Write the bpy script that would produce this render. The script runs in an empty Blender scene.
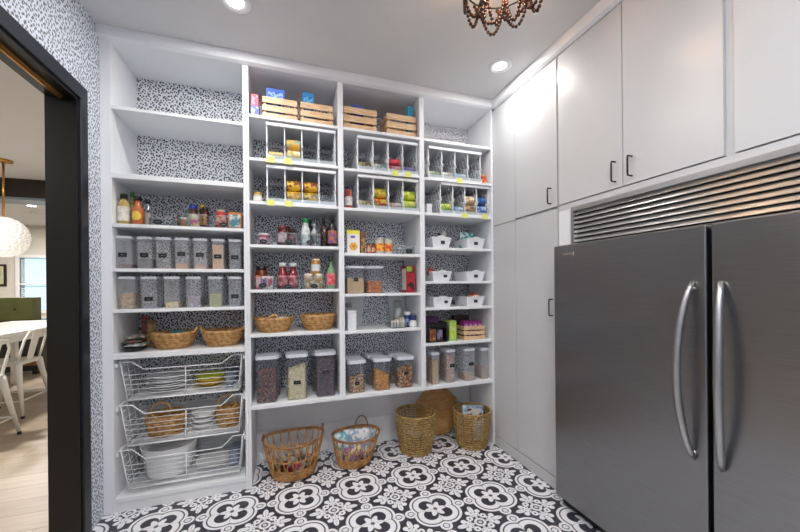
import bpy, math, random
from mathutils import Vector, Matrix
random.seed(11)
PI = math.pi
S = bpy.context.scene
COL = S.collection

# ------------------------------------------------------------------ mesh building
class MB:
    def __init__(s): s.v=[]; s.f=[]; s.m=[]; s.s=[]
    def add(s, vs, fs, mi=0, sm=False):
        o=len(s.v); s.v += [tuple(v) for v in vs]
        for f in fs: s.f.append(tuple(i+o for i in f)); s.m.append(mi); s.s.append(sm)
        return s
    def box(s, x0,x1,y0,y1,z0,z1, mi=0):
        vs=[(x,y,z) for z in (z0,z1) for y in (y0,y1) for x in (x0,x1)]
        return s.add(vs,[(0,2,3,1),(4,5,7,6),(0,1,5,4),(2,6,7,3),(0,4,6,2),(1,3,7,5)],mi)
    def taper(s, w0,d0,w1,d1,z0,z1,mi=0,cx=0,cy=0):
        vs=[(cx+sx*w/2,cy+sy*d/2,z) for w,d,z in ((w0,d0,z0),(w1,d1,z1)) for sy in (-1,1) for sx in (-1,1)]
        return s.add(vs,[(0,2,3,1),(4,5,7,6),(0,1,5,4),(2,6,7,3),(0,4,6,2),(1,3,7,5)],mi)
    def lathe(s, prof, n=24, c=(0,0,0), mi=0, sx=1, sy=1, sm=True, axis='z', cap=True):
        vs=[]
        for r,z in prof:
            for k in range(n):
                a=2*PI*k/n; p=(r*math.cos(a)*sx, r*math.sin(a)*sy, z)
                if axis=='x': p=(p[2],p[0],p[1])
                if axis=='y': p=(p[0],p[2],-p[1])
                vs.append((p[0]+c[0],p[1]+c[1],p[2]+c[2]))
        fs=[]
        for i in range(len(prof)-1):
            for k in range(n):
                a=i*n+k; b=i*n+(k+1)%n; fs.append((a,b,b+n,a+n))
        s.add(vs,fs,mi,sm)
        if cap:
            o=len(s.v)-len(vs)
            if prof[0][0]>1e-4: s.f.append(tuple(o+k for k in range(n-1,-1,-1))); s.m.append(mi); s.s.append(False)
            if prof[-1][0]>1e-4: s.f.append(tuple(o+(len(prof)-1)*n+k for k in range(n))); s.m.append(mi); s.s.append(False)
        return s
    def cyl(s, r, z0, z1, n=24, c=(0,0,0), mi=0, axis='z', sm=True): return s.lathe([(r,z0),(r,z1)],n,c,mi,axis=axis,sm=sm)
    def tube(s, pts, r, n=6, closed=False, mi=0, up=(0,0,1), cap=True):
        P=[Vector(p) for p in pts]; N=len(P); vs=[]
        R = r if isinstance(r,(list,tuple)) else [r]*N
        prev=None
        for i in range(N):
            if closed: t=P[(i+1)%N]-P[i-1]
            else: t=P[min(i+1,N-1)]-P[max(i-1,0)]
            t.normalize()
            u=Vector(up) if prev is None else prev
            a=u-t*u.dot(t)
            if a.length<1e-3: a=Vector((1,0.1,0))-t*Vector((1,0.1,0)).dot(t)
            a.normalize(); b=t.cross(a); prev=a
            for k in range(n):
                g=2*PI*k/n; vs.append(P[i]+(a*math.cos(g)+b*math.sin(g))*R[i])
        fs=[]
        for i in range(N if closed else N-1):
            j=(i+1)%N
            for k in range(n): fs.append((i*n+k,i*n+(k+1)%n,j*n+(k+1)%n,j*n+k))
        if not closed and cap: fs.append(tuple(range(n-1,-1,-1))); fs.append(tuple((N-1)*n+k for k in range(n)))
        return s.add(vs,fs,mi,True)
    def ball(s, c, r, nu=10, nv=6, mi=0, sc=(1,1,1), sm=True, rot=None):
        vs=[];
        for j in range(1,nv):
            ph=PI*j/nv
            for i in range(nu):
                th=2*PI*i/nu; vs.append(Vector((math.sin(ph)*math.cos(th)*sc[0],math.sin(ph)*math.sin(th)*sc[1],math.cos(ph)*sc[2]))*r)
        vs.append(Vector((0,0,sc[2]*r))); vs.append(Vector((0,0,-sc[2]*r)))
        if rot: vs=[rot@v for v in vs]
        vs=[v+Vector(c) for v in vs]
        fs=[]; T=len(vs)-2; B=len(vs)-1
        for i in range(nu):
            fs.append((T,i,(i+1)%nu)); o=(nv-2)*nu; fs.append((B,o+(i+1)%nu,o+i))
            for j in range(nv-2):
                a=j*nu+i; b=j*nu+(i+1)%nu; fs.append((a,a+nu,b+nu,b))
        return s.add(vs,fs,mi,sm)
    def prism(s, poly, d0, d1, plane='xz', mi=0):
        n=len(poly)
        def P(a,b,d): return {'xz':(a,d,b),'xy':(a,b,d),'yz':(d,a,b)}[plane]
        vs=[P(a,b,d0) for a,b in poly]+[P(a,b,d1) for a,b in poly]
        fs=[tuple(range(n)),tuple(range(2*n-1,n-1,-1))]+[(i,i+n,(i+1)%n+n,(i+1)%n) for i in range(n)]
        return s.add(vs,fs,mi)
    def move(s, dx=0,dy=0,dz=0, rz=0):
        c,sn=math.cos(rz),math.sin(rz)
        s.v=[(x*c-y*sn+dx, x*sn+y*c+dy, z+dz) for x,y,z in s.v]; return s
    def build(s, name, mats, parent=None, loc=(0,0,0), rz=0, bev=0, label=None, kind=None):
        me=bpy.data.meshes.new(name); me.from_pydata(s.v,[],s.f)
        if not isinstance(mats,(list,tuple)): mats=[mats]
        for m in mats: me.materials.append(m)
        me.polygons.foreach_set('material_index',s.m); me.polygons.foreach_set('use_smooth',s.s)
        import bmesh
        bm=bmesh.new(); bm.from_mesh(me); bmesh.ops.recalc_face_normals(bm,faces=bm.faces); bm.to_mesh(me); bm.free()
        me.update()
        o=bpy.data.objects.new(name,me); COL.objects.link(o)
        o.location=loc; o.rotation_euler=(0,0,rz)
        if parent: o.parent=parent
        if bev:
            b=o.modifiers.new('bevel','BEVEL'); b.width=bev; b.segments=2; b.limit_method='ANGLE'; b.angle_limit=0.7
        if label: o['label']=label
        if kind: o['kind']=kind
        return o

def thing(name,label,cat,loc=(0,0,0),rz=0,group=None):
    o=bpy.data.objects.new(name,None); COL.objects.link(o); o.empty_display_size=.05
    o.location=loc; o.rotation_euler=(0,0,rz); o['label']=label; o['category']=cat
    if group: o['group']=group
    return o
def tag(o,label,cat,group=None,kind=None):
    o['label']=label; o['category']=cat
    if group: o['group']=group
    if kind: o['kind']=kind
    return o
def struct(mb,name,mats,bev=0,parent=None):
    o=mb.build(name,mats,parent,bev=bev)
    if parent is None: o['kind']='structure'
    return o

# ------------------------------------------------------------------ materials
def lin(h):
    h=h.lstrip('#'); r=[]
    for i in (0,2,4):
        c=int(h[i:i+2],16)/255; r.append(c/12.92 if c<=.04045 else ((c+.055)/1.055)**2.4)
    return (*r,1)
_m={}
def M(hexc, rough=.5, metal=0, spec=.5, noise=0, nscale=60, bump=0, bscale=200, hex2=None, coat=0, aniso=0, trans=0, stretch=None, name=None, lo=.35, hi=.65):
    key=(hexc,rough,metal,spec,noise,nscale,bump,bscale,hex2,coat,aniso,trans,stretch,lo,hi)
    if key in _m: return _m[key]
    m=bpy.data.materials.new(name or 'surface_'+hexc.lstrip('#')); m.use_nodes=True; nt=m.node_tree; N=nt.nodes; L=nt.links
    b=N['Principled BSDF']; b.inputs['Base Color'].default_value=lin(hexc); b.inputs['Roughness'].default_value=rough
    b.inputs['Metallic'].default_value=metal; b.inputs['Specular IOR Level'].default_value=spec
    b.inputs['Coat Weight'].default_value=coat; b.inputs['Anisotropic'].default_value=aniso
    b.inputs['Transmission Weight'].default_value=trans
    tc=N.new('ShaderNodeTexCoord'); src=tc.outputs['Object']
    if stretch:
        mp=N.new('ShaderNodeMapping'); mp.inputs['Scale'].default_value=stretch; L.new(src,mp.inputs['Vector']); src=mp.outputs['Vector']
    nz=N.new('ShaderNodeTexNoise'); nz.inputs['Scale'].default_value=nscale; nz.inputs['Detail'].default_value=3; L.new(src,nz.inputs['Vector'])
    rp=N.new('ShaderNodeValToRGB'); rp.color_ramp.elements[0].position=lo; rp.color_ramp.elements[1].position=hi
    c=lin(hexc)
    if hex2: c2=lin(hex2)
    else: k=1-max(noise,.03); c2=(c[0]*k,c[1]*k,c[2]*k,1)
    rp.color_ramp.elements[0].color=c; rp.color_ramp.elements[1].color=c2
    L.new(nz.outputs['Fac'],rp.inputs['Fac']); L.new(rp.outputs['Color'],b.inputs['Base Color'])
    if bump:
        n2=N.new('ShaderNodeTexNoise'); n2.inputs['Scale'].default_value=bscale; L.new(src,n2.inputs['Vector'])
        bp=N.new('ShaderNodeBump'); bp.inputs['Strength'].default_value=bump; bp.inputs['Distance'].default_value=.002
        L.new(n2.outputs['Fac'],bp.inputs['Height']); L.new(bp.outputs['Normal'],b.inputs['Normal'])
    _m[key]=m; return m
def EMIT(hexc,st,name):
    m=bpy.data.materials.new(name); m.use_nodes=True; nt=m.node_tree; nt.nodes.clear()
    e=nt.nodes.new('ShaderNodeEmission'); e.inputs[0].default_value=lin(hexc); e.inputs[1].default_value=st
    o=nt.nodes.new('ShaderNodeOutputMaterial'); nt.links.new(e.outputs[0],o.inputs[0]); return m
def CLEAR(tint='#f2f5f6', fros=0.0, name='clear_plastic', white='#dfe3ea'):
    """thin clear plastic: see-through, glossy at grazing angles, optionally milky"""
    m=bpy.data.materials.new(name); m.use_nodes=True; nt=m.node_tree; N=nt.nodes; L=nt.links; N.clear()
    t=N.new('ShaderNodeBsdfTransparent'); t.inputs[0].default_value=lin(tint)
    g=N.new('ShaderNodeBsdfGlossy'); g.inputs['Roughness'].default_value=.08; g.inputs['Color'].default_value=(1,1,1,1)
    fr=N.new('ShaderNodeLayerWeight'); fr.inputs['Blend'].default_value=.25
    mul=N.new('ShaderNodeMath'); mul.operation='MULTIPLY_ADD'; mul.inputs[1].default_value=.5; mul.inputs[2].default_value=.03
    L.new(fr.outputs['Fresnel'],mul.inputs[0])
    mx=N.new('ShaderNodeMixShader'); L.new(mul.outputs[0],mx.inputs[0]); L.new(t.outputs[0],mx.inputs[1]); L.new(g.outputs[0],mx.inputs[2])
    out=mx.outputs[0]
    if fros:
        d=N.new('ShaderNodeBsdfDiffuse'); d.inputs[0].default_value=lin(white)
        m2=N.new('ShaderNodeMixShader'); m2.inputs[0].default_value=fros; L.new(out,m2.inputs[1]); L.new(d.outputs[0],m2.inputs[2]); out=m2.outputs[0]
    o=N.new('ShaderNodeOutputMaterial'); L.new(out,o.inputs[0]); return m

# tiny expression layer over math nodes
class X:
    nt=None
    def __init__(s,v): s.v=v
    def _o(s,op,b=None,c=None):
        n=X.nt.nodes.new('ShaderNodeMath'); n.operation=op
        for i,q in enumerate((s,b,c)):
            if q is None: continue
            q=q.v if isinstance(q,X) else q
            if isinstance(q,(int,float)): n.inputs[i].default_value=q
            else: X.nt.links.new(q,n.inputs[i])
        return X(n.outputs[0])
    def __add__(s,o): return s._o('ADD',o)
    def __sub__(s,o): return s._o('SUBTRACT',o)
    def __mul__(s,o): return s._o('MULTIPLY',o)
    def __truediv__(s,o): return s._o('DIVIDE',o)
    def abs(s): return s._o('ABSOLUTE')
    def lt(s,o,e=.006):   # soft s<o
        n=X.nt.nodes.new('ShaderNodeMapRange'); n.interpolation_type='SMOOTHSTEP'
        d=(s-o); X.nt.links.new(d.v,n.inputs[0]); n.inputs[1].default_value=-e; n.inputs[2].default_value=e; n.inputs[3].default_value=1; n.inputs[4].default_value=0
        return X(n.outputs[0])
    def band(s,a,b): return s.lt(b)*(X(1.0)._o('SUBTRACT',s.lt(a)))
def xlen(a,b): return (a*a+b*b)._o('SQRT')

def floor_tile():
    m=bpy.data.materials.new('patterned_cement_tile'); m.use_nodes=True; nt=m.node_tree; N=nt.nodes; L=nt.links; X.nt=nt
    b=N['Principled BSDF']; tc=N.new('ShaderNodeTexCoord'); sp=N.new('ShaderNodeSeparateXYZ'); L.new(tc.outputs['Object'],sp.inputs[0])
    u=(X(sp.outputs[0])-0.07)/.4015; v=(X(sp.outputs[1])+.217)/.395
    px=(u+.5)._o('FRACT')-.5; py=(v+.5)._o('FRACT')-.5
    ax=px.abs(); ay=py.abs(); rad=xlen(px,py)
    dq=(xlen(ax-.115,ay-.115)-.20)._o('MINIMUM',rad-.215)
    ring=dq.band(-.086,-.002)
    hi=ax._o('MAXIMUM',ay); lo=ax._o('MINIMUM',ay)
    outer=(dq-.018)._o('MINIMUM',xlen(hi-.402,lo)-.052)
    ob=outer.band(0,.040)
    dot=xlen((hi-.402)/1.15,lo).lt(.036)
    th=py._o('ARCTAN2',px)
    star=rad.lt((th*6)._o('COSINE')*.036+.135)*(X(1.0)-rad.lt(.030))
    sx=X(.5)-ax; sy=X(.5)-ay; l=xlen(sx,sy); mm=sx._o('MAXIMUM',sy); nn=sx._o('MINIMUM',sy)
    sec=l.band(.050,.088)
    sec=sec._o('MAXIMUM',l.lt(.028))
    dg=xlen(sx-.112,sy-.112); sec=sec._o('MAXIMUM',dg.band(.016,.052))
    e1=xlen((mm-.285)/.085,nn/.040).lt(1,.1)
    e2=xlen(mm-.232,nn-.082).lt(.042)
    e3=(mm-.188).abs().lt(.018)*nn.lt(.075)
    e4=(mm-.15).abs().lt(.06)*nn.lt(.018)
    e5=xlen(mm-.155,nn-.045).band(.010,.030)
    for e in (e1,e2,e3,e4,e5): sec=sec._o('MAXIMUM',e)
    sec=sec*(X(1.0)-outer.lt(.056))
    w=ring._o('MAXIMUM',ob)._o('MAXIMUM',dot)._o('MAXIMUM',star)._o('MAXIMUM',sec)
    nz=N.new('ShaderNodeTexNoise'); nz.inputs['Scale'].default_value=9; L.new(tc.outputs['Object'],nz.inputs['Vector'])
    mix=N.new('ShaderNodeMix'); mix.data_type='RGBA'; L.new(w.v,mix.inputs[0]); mix.inputs[6].default_value=lin('#393a43'); mix.inputs[7].default_value=lin('#f4f4f8')
    # grout joints
    jx=((px.abs()._o('MINIMUM',X(.5)-px.abs()))).lt(.004,.002); jy=((py.abs()._o('MINIMUM',X(.5)-py.abs()))).lt(.004,.002)
    gm=N.new('ShaderNodeMix'); gm.data_type='RGBA'; L.new((jx._o('MAXIMUM',jy)*.6).v,gm.inputs[0]); L.new(mix.outputs[2],gm.inputs[6]); gm.inputs[7].default_value=lin('#8e8e93')
    L.new(gm.outputs[2],b.inputs['Base Color'])
    rr=X(nz.outputs[0])*.25+.28; L.new(rr.v,b.inputs['Roughness'])
    return m

def wallpaper(dotcol='#0b0c10', bump=.3, base='#eff1f8'):
    m=bpy.data.materials.new('speckled_wallpaper'); m.use_nodes=True; nt=m.node_tree; N=nt.nodes; L=nt.links; X.nt=nt
    b=N['Principled BSDF']; b.inputs['Roughness'].default_value=.6
    tc=N.new('ShaderNodeTexCoord'); sp=N.new('ShaderNodeSeparateXYZ'); L.new(tc.outputs['Object'],sp.inputs[0])
    nz=N.new('ShaderNodeTexNoise'); nz.inputs['Scale'].default_value=70; nz.inputs['Detail'].default_value=0; L.new(tc.outputs['Object'],nz.inputs['Vector'])
    sn=N.new('ShaderNodeSeparateColor'); L.new(nz.outputs['Color'],sn.inputs[0])
    ux=X(sp.outputs[0])+X(sp.outputs[1])+(X(sn.outputs[0])-.5)*.005
    uz=(X(sp.outputs[2])+(X(sn.outputs[1])-.5)*.005)*.86
    cb=N.new('ShaderNodeCombineXYZ'); L.new((ux*.83-uz*.55).v,cb.inputs[0]); L.new((ux*.55+uz*.83).v,cb.inputs[1])
    vo=N.new('ShaderNodeTexVoronoi'); vo.voronoi_dimensions='2D'; vo.inputs['Scale'].default_value=60; vo.inputs['Randomness'].default_value=.72
    L.new(cb.outputs[0],vo.inputs['Vector'])
    sc=N.new('ShaderNodeSeparateColor'); L.new(vo.outputs['Color'],sc.inputs[0])
    thr=X(sc.outputs[0])*.09+.265
    w=X(vo.outputs['Distance']).lt(thr,.05)
    mix=N.new('ShaderNodeMix'); mix.data_type='RGBA'; L.new(w.v,mix.inputs[0]); mix.inputs[6].default_value=lin(base); mix.inputs[7].default_value=lin(dotcol)
    L.new(mix.outputs[2],b.inputs['Base Color'])
    bp=N.new('ShaderNodeBump'); bp.inputs['Strength'].default_value=bump; bp.inputs['Distance'].default_value=.003; L.new(w.v,bp.inputs['Height']); L.new(bp.outputs[0],b.inputs['Normal'])
    return m

def wood(h1,h2,scale=(1,8,8),rough=.5,rings=6):
    m=bpy.data.materials.new('wood_grain'); m.use_nodes=True; nt=m.node_tree; N=nt.nodes; L=nt.links
    b=N['Principled BSDF']; b.inputs['Roughness'].default_value=rough
    tc=N.new('ShaderNodeTexCoord'); mp=N.new('ShaderNodeMapping'); mp.inputs['Scale'].default_value=scale; L.new(tc.outputs['Object'],mp.inputs[0])
    nz=N.new('ShaderNodeTexNoise'); nz.inputs['Scale'].default_value=rings; nz.inputs['Detail'].default_value=5; nz.inputs['Distortion'].default_value=.6; L.new(mp.outputs[0],nz.inputs['Vector'])
    rp=N.new('ShaderNodeValToRGB'); rp.color_ramp.elements[0].position=.35; rp.color_ramp.elements[1].position=.65
    rp.color_ramp.elements[0].color=lin(h1); rp.color_ramp.elements[1].color=lin(h2)
    L.new(nz.outputs['Fac'],rp.inputs[0]); L.new(rp.outputs[0],b.inputs['Base Color']); return m

def plank_floor():
    m=bpy.data.materials.new('plank_floor'); m.use_nodes=True; nt=m.node_tree; N=nt.nodes; L=nt.links
    b=N['Principled BSDF']; b.inputs['Roughness'].default_value=.4
    tc=N.new('ShaderNodeTexCoord'); mp=N.new('ShaderNodeMapping'); mp.inputs['Rotation'].default_value=(0,0,.0); L.new(tc.outputs['Object'],mp.inputs[0])
    br=N.new('ShaderNodeTexBrick'); br.inputs['Scale'].default_value=1; br.inputs['Brick Width'].default_value=1.4; br.inputs['Row Height'].default_value=.19
    br.inputs['Mortar Size'].default_value=.002; br.inputs['Color1'].default_value=lin('#cbbba9'); br.inputs['Color2'].default_value=lin('#b9a793'); br.inputs['Mortar'].default_value=lin('#7d6753')
    L.new(mp.outputs[0],br.inputs['Vector'])
    m2=N.new('ShaderNodeMapping'); m2.inputs['Scale'].default_value=(1.5,14,1); L.new(tc.outputs['Object'],m2.inputs[0])
    nz=N.new('ShaderNodeTexNoise'); nz.inputs['Scale'].default_value=2; nz.inputs['Detail'].default_value=5; L.new(m2.outputs[0],nz.inputs['Vector'])
    mx=N.new('ShaderNodeMix'); mx.data_type='RGBA'; mx.blend_type='MULTIPLY'; mx.inputs[0].default_value=.45; L.new(br.outputs[0],mx.inputs[6]); L.new(nz.outputs['Fac'],mx.inputs[7])
    L.new(mx.outputs[2],b.inputs['Base Color']); return m

WHITE=M('#eceef1',.45,noise=.02,nscale=3,name='white_laminate')
DOORW=M('#cbccce',.32,noise=.02,nscale=2,name='satin_white_door')
CEIL=M('#d6d6d7',.8,noise=.02,nscale=4,bump=.1,bscale=150,name='ceiling_paint')
PAINT=M('#edeeef',.6,noise=.02,nscale=4,name='white_wall_paint')
BLACKP=M('#191c24',.35,noise=.1,nscale=6,name='black_trim_paint')
BEIGE=M('#d9d5cd',.7,noise=.02,nscale=3,name='cream_wall_paint')
STEEL=M('#98989a',.30,metal=1,noise=.10,nscale=3,aniso=.6,bump=.04,bscale=5,stretch=(1,2,90),name='brushed_steel')
STEELB=M('#bcbcbc',.33,metal=1,noise=.06,nscale=20,name='satin_steel')
CHROME=M('#d9dadb',.15,metal=1,name='chrome')
BRASS=M('#b98a4a',.3,metal=1,name='brass')
BLACK=M('#0b0b0d',.5,name='black_plastic')
BLACKM=M('#1b1a1a',.35,metal=.6,name='black_metal')
WPLAST=M('#eceef2',.35,name='white_plastic')
LIDW=M('#dcdfe8',.3,name='white_lid')
WIRE=M('#e9ebee',.35,name='white_wire')
TAGB=M('#131417',.5,name='black_label')
TAGW=M('#8c8f96',.5,name='label_writing')
CLR=CLEAR(); FROST=CLEAR('#fbfcfd',fros=.19,name='frosted_plastic',white='#f6f8fb'); POPC=CLEAR('#f4f6fa',.06,name='clear_canister'); LATT=CLEAR(fros=.5,name='milky_plastic',white='#dde0e4')
PINE=wood('#e6c9a4','#cfa77c',(3,25,25))
WICK=M('#dcb27a',.6,hex2='#a9783e',nscale=45,bump=.4,bscale=300,name='seagrass')
WICKR=M('#cf9d63',.5,hex2='#9c6a38',nscale=25,bump=.3,bscale=200,name='rattan')
STRAW=M('#bb9c66',.6,hex2='#8c6f42',nscale=30,bump=.2,bscale=250,name='straw')
TILE=floor_tile(); WPAPER=wallpaper(); WPAPER_SHEEN=wallpaper('#6d707c',.9,'#dde1ee')  # last is the same paper with grazing gloss painted in as faded dots

# ------------------------------------------------------------------ key dimensions (metres)
XL,XR=-1.0747,1.728
X0,X1,X2,X3,X4=-1.0181,(-.2729,-.2355),(.3794,.4187),(1.0378,1.0773),1.709
D=.40; CE=3.0; YB=-3.25

# ------------------------------------------------------------------ shell
struct(MB().box(XL-.07,2.36,YB-.1,D+.12,-.1,0),'floor',TILE)
struct(MB().box(XL-.13,2.36,YB-.1,D+.12,CE,CE+.1),'ceiling',CEIL)
struct(MB().box(XL,2.36,D,D+.12,.54,CE),'wall_back',WPAPER)
w=struct(MB().box(XL,2.36,D,D+.12,0,.54),'wall_back_lower',PAINT)
struct(MB().box(X1[1],1.709,D-.014,D,.0,.235),'baseboard_back',WHITE,bev=.003)
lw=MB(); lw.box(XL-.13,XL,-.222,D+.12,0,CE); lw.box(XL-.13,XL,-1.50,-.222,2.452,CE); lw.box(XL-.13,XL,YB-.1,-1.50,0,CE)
struct(lw,'wall_left',WPAPER_SHEEN)
struct(MB().box(XL,2.36,YB-.1,YB,0,CE),'wall_front',WPAPER_SHEEN)
struct(MB().box(2.36,2.46,YB-.1,D+.12,0,CE),'wall_right',PAINT)
# black door casing and lining
cs=MB(); cs.box(XL,XL+.016,-.232,-.163,0,2.444); cs.box(XL,XL+.016,-1.572,-.163,2.444,2.522); cs.box(XL,XL+.016,-1.572,-1.49,0,2.444)
struct(cs,'trim_1',BLACKP,bev=.003)
ln=MB(); ln.box(XL-.135,XL+.003,-.245,-.222,0,2.43); ln.box(XL-.135,XL+.003,-1.50,-.222,2.43,2.452); ln.box(XL-.135,XL+.003,-1.50,-1.478,0,2.43)
struct(ln,'trim_2',M('#0b0c0f',.4,name='black_jamb_paint'))
tag(MB().box(-1.148,-1.118,-1.46,-.27,2.416,2.43).box(-1.139,-1.127,-1.46,-.27,2.408,2.416).build('door_track',BRASS,bev=.002),'brass sliding track under the black door head','track')
tag(MB().box(-1.19,-1.165,-.285,-.25,0,.03).build('floor_guide',BRASS,bev=.003),'small brass floor guide at foot of black door jamb','guide')
# crown along shelving and cabinets
cr=MB(); prof=[(-.002,2.929),(-.03,2.94),(-.035,2.999),(.06,2.999),(.06,2.929)]
cr.prism(prof,XL,XR,'yz'); struct(cr,'trim_3',WHITE)
cr=MB(); cr.prism([(XR-.003,2.922),(XR-.025,2.935),(XR-.03,2.999),(XR+.06,2.999),(XR+.06,2.922)],-2.9,-.03,'xz'); struct(cr,'trim_4',WHITE)

# ------------------------------------------------------------------ shelving, one unit per column
def shelf_unit(label,xa,xb,la,rb,shelves,foot,left_floor,right_floor):
    t=thing('shelving_unit',label,'shelving',(xa,0,0))
    MB().box(la-xa,0,0,D-.002,0.001 if left_floor else foot,2.93).build('side_panel',WHITE,t,bev=.0015)
    MB().box(xb-xa,rb-xa,0,D-.002,0.001 if right_floor else foot,2.93).build('side_panel',WHITE,t,bev=.0015)
    MB().box(la-xa,rb-xa,0.0,D-.002,2.9305,2.955).build('top_panel',WHITE,t)
    for z,th in shelves:
        MB().box(.0004,xb-xa-.0004,0.001,D-.003,z-th,z).build('shelf',WHITE,t,bev=.002)
    if left_floor and foot==0: MB().box(0,xb-xa,.008,.03,0.001,.062).build('toe_kick',WHITE,t)
    return t
T=.021
m12=(X1[0]+X1[1])/2; m23=sum(X2)/2; m34=sum(X3)/2
Z1=[2.532,2.115,1.801,1.521,1.264,.985,.089]
shelf_unit('full-height white shelving column at left, above three wire drawers',X0,X1[0],XL+.001,m12-.0003,list(zip(Z1,[T,.032,T,T,T,.032,.028])),0,True,True)
Z2=[2.60,2.30,1.997,1.695,1.379,1.066,.568]
shelf_unit('white hanging shelf column directly right of the wire drawer column',X1[1],X2[0],m12+.0003,m23-.0003,list(zip(Z2,[T]*6+[.026])),.542,True,False)
Z3=[2.602,2.293,1.994,1.651,1.340,1.056,.568]
shelf_unit('white hanging shelf column with a cereal box and red snack carton',X2[1],X3[0],m23+.0003,m34-.0003,list(zip(Z3,[T]*6+[.026])),.542,False,False)
Z4=[2.602,2.285,1.995,1.712,1.433,1.215,.921,.568]
shelf_unit('rightmost white shelf column, holding six white plastic bins',X3[1],X4,m34+.0003,XR-.0005,list(zip(Z4,[T]*7+[.026])),.542,False,True)

# ------------------------------------------------------------------ right-hand cabinetry (fronts face -X)
def bar_handle(par,y,z0,z1,x=-.0):
    b=MB(); b.tube([(x,y,z0),(x-.03,y,z0+.001),(x-.032,y,z0+.012),(x-.032,y,z1-.012),(x-.03,y,z1-.001),(x,y,z1)],.0045,8); return b.build('handle',BLACKM,par)
def cab_door(par,y0,y1,z0,z1,hy=None,hz=None):
    d=MB().box(0,.019,y0,y1,z0,z1).build('door',DOORW,par,bev=.0015)
    if hy is not None: bar_handle(d,hy,*hz)
    return d
t=thing('tall_cabinet','tall white two-door cabinet between shelving and the steel fridge','cabinet',(XR,0,0))
MB().box(.021,.60,-.745,-.001,0.001,2.925).build('carcass',DOORW,t)
MB().box(.0,.0205,-.298,-.001,.085,1.908).build('filler_panel',DOORW,t,bev=.001); MB().box(.0,.0205,-.298,-.001,1.913,2.915).build('filler_panel',DOORW,t,bev=.001)
cab_door(t,-.738,-.302,.085,1.905,-.690,(1.184,1.296)); cab_door(t,-.738,-.302,1.922,2.915,-.684,(1.950,2.056))
MB().box(-.006,.0205,-.745,-.001,0.001,.078).build('plinth',DOORW,t,bev=.002)
t=thing('overhead_cabinet','white overhead double-door cabinet with two black pulls above fridge','cabinet',(XR,0,0))
MB().box(.021,.60,-1.682,-.7465,1.885,2.925).build('carcass',DOORW,t)
cab_door(t,-1.204,-.752,1.925,2.915,-1.164,(1.960,2.070)); cab_door(t,-1.652,-1.209,1.925,2.915,-1.258,(1.964,2.068))
MB().box(.004,.021,-1.682,-.7465,1.885,1.919).build('lower_rail',DOORW,t)
t=thing('overhead_cabinet','white overhead cabinet at right edge, its first door cut by frame','cabinet',(XR,0,0))
MB().box(.021,.60,-2.62,-1.6825,1.885,2.925).build('carcass',DOORW,t)
cab_door(t,-2.15,-1.688,1.925,2.915,-2.10,(1.976,2.090)); cab_door(t,-2.61,-2.155,1.925,2.915,-2.20,(1.976,2.090))
MB().box(.004,.021,-2.62,-1.6825,1.885,1.919).build('lower_rail',DOORW,t)
t=thing('side_filler','narrow white filler strip between tall cabinet and vent grille','panel',(XR,0,0))
MB().box(.006,.05,-.858,-.7465,1.6,1.884).build('face',WHITE,t)
t=thing('end_panel','white end panel beyond the right-hand fridge','panel',(XR,0,0)); MB().box(.0,.60,-2.70,-2.625,0.001,2.925).build('face',WHITE,t)
# vent grille
t=thing('vent_grille','long brushed steel louvred vent grille above both fridges','vent',(XR,0,0))
g=MB(); g.box(-.012,.012,-2.6,-.862,1.855,1.884); g.box(-.012,.012,-.885,-.862,1.60,1.855); g.box(-.012,.012,-2.6,-2.578,1.60,1.855); g.build('frame',STEELB,t,bev=.002)
s_=MB()
for k in range(8):
    z=1.832-k*.0285
    s_.add([(-.008,-2.577,z),(-.008,-.886,z),(.004,-2.577,z+.0235),(.004,-.886,z+.0235),(.016,-2.577,z+.0215),(.016,-.886,z+.0215),(-.004,-2.577,z-.002),(-.004,-.886,z-.002)],
           [(0,1,3,2),(2,3,5,4),(4,5,7,6),(6,7,1,0),(0,2,4,6),(1,7,5,3)])
s_.build('louvres',STEELB,t); MB().box(.022,.026,-2.577,-.886,1.60,1.855).build('backing',BLACK,t)

# fridges
def fridge(label,y1,y0,hy,badge,hs):
    t=thing('refrigerator',label,'refrigerator',(1.615,y0,0)); w=y1-y0
    MB().box(.07,.70,.004,w-.004,.03,1.60).build('cabinet',M('#2a2a2c',.5),t)
    d=MB().box(0,.062,0,w,.066,1.637).build('door',STEEL,t,bev=.006)
    MB().box(.05,.12,.01,w-.01,.004,.06).build('kick_grille',BLACK,t)
    zs=[.665+ i*(1.40-.665)/22 for i in range(23)]
    pts=[];R=[]
    for i,z in enumerate(zs):
        q=(z-1.0325)/.3675; e=(1-q*q)**.8 if abs(q)<1 else 0
        pts.append((-.006-.066*e,hy-y0+hs*.024*e,z)); R.append(.0155-.0055*abs(q)**3)
    h=MB(); h.tube(pts,R,10,up=(0,1,0)); h.tube([(-.012,hy-y0,.69),(.001,hy-y0,.69)],.009,8); h.tube([(-.012,hy-y0,1.375),(.001,hy-y0,1.375)],.009,8)
    h.build('handle',STEELB,d)
    if badge:
        MB().box(-.002,.0,w-.155,w-.075,1.578,1.584).box(-.002,0,w-.162,w-.155,1.566,1.592).build('badge',CHROME,d)
    return t
fridge('stainless steel refrigerator beside the tall white cabinet, small chrome badge top left',-.825,-1.651,-1.606,True,1)
fridge('stainless steel freezer at far right, cut by the frame edge',-1.668,-2.494,-1.702,False,-1)

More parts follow.
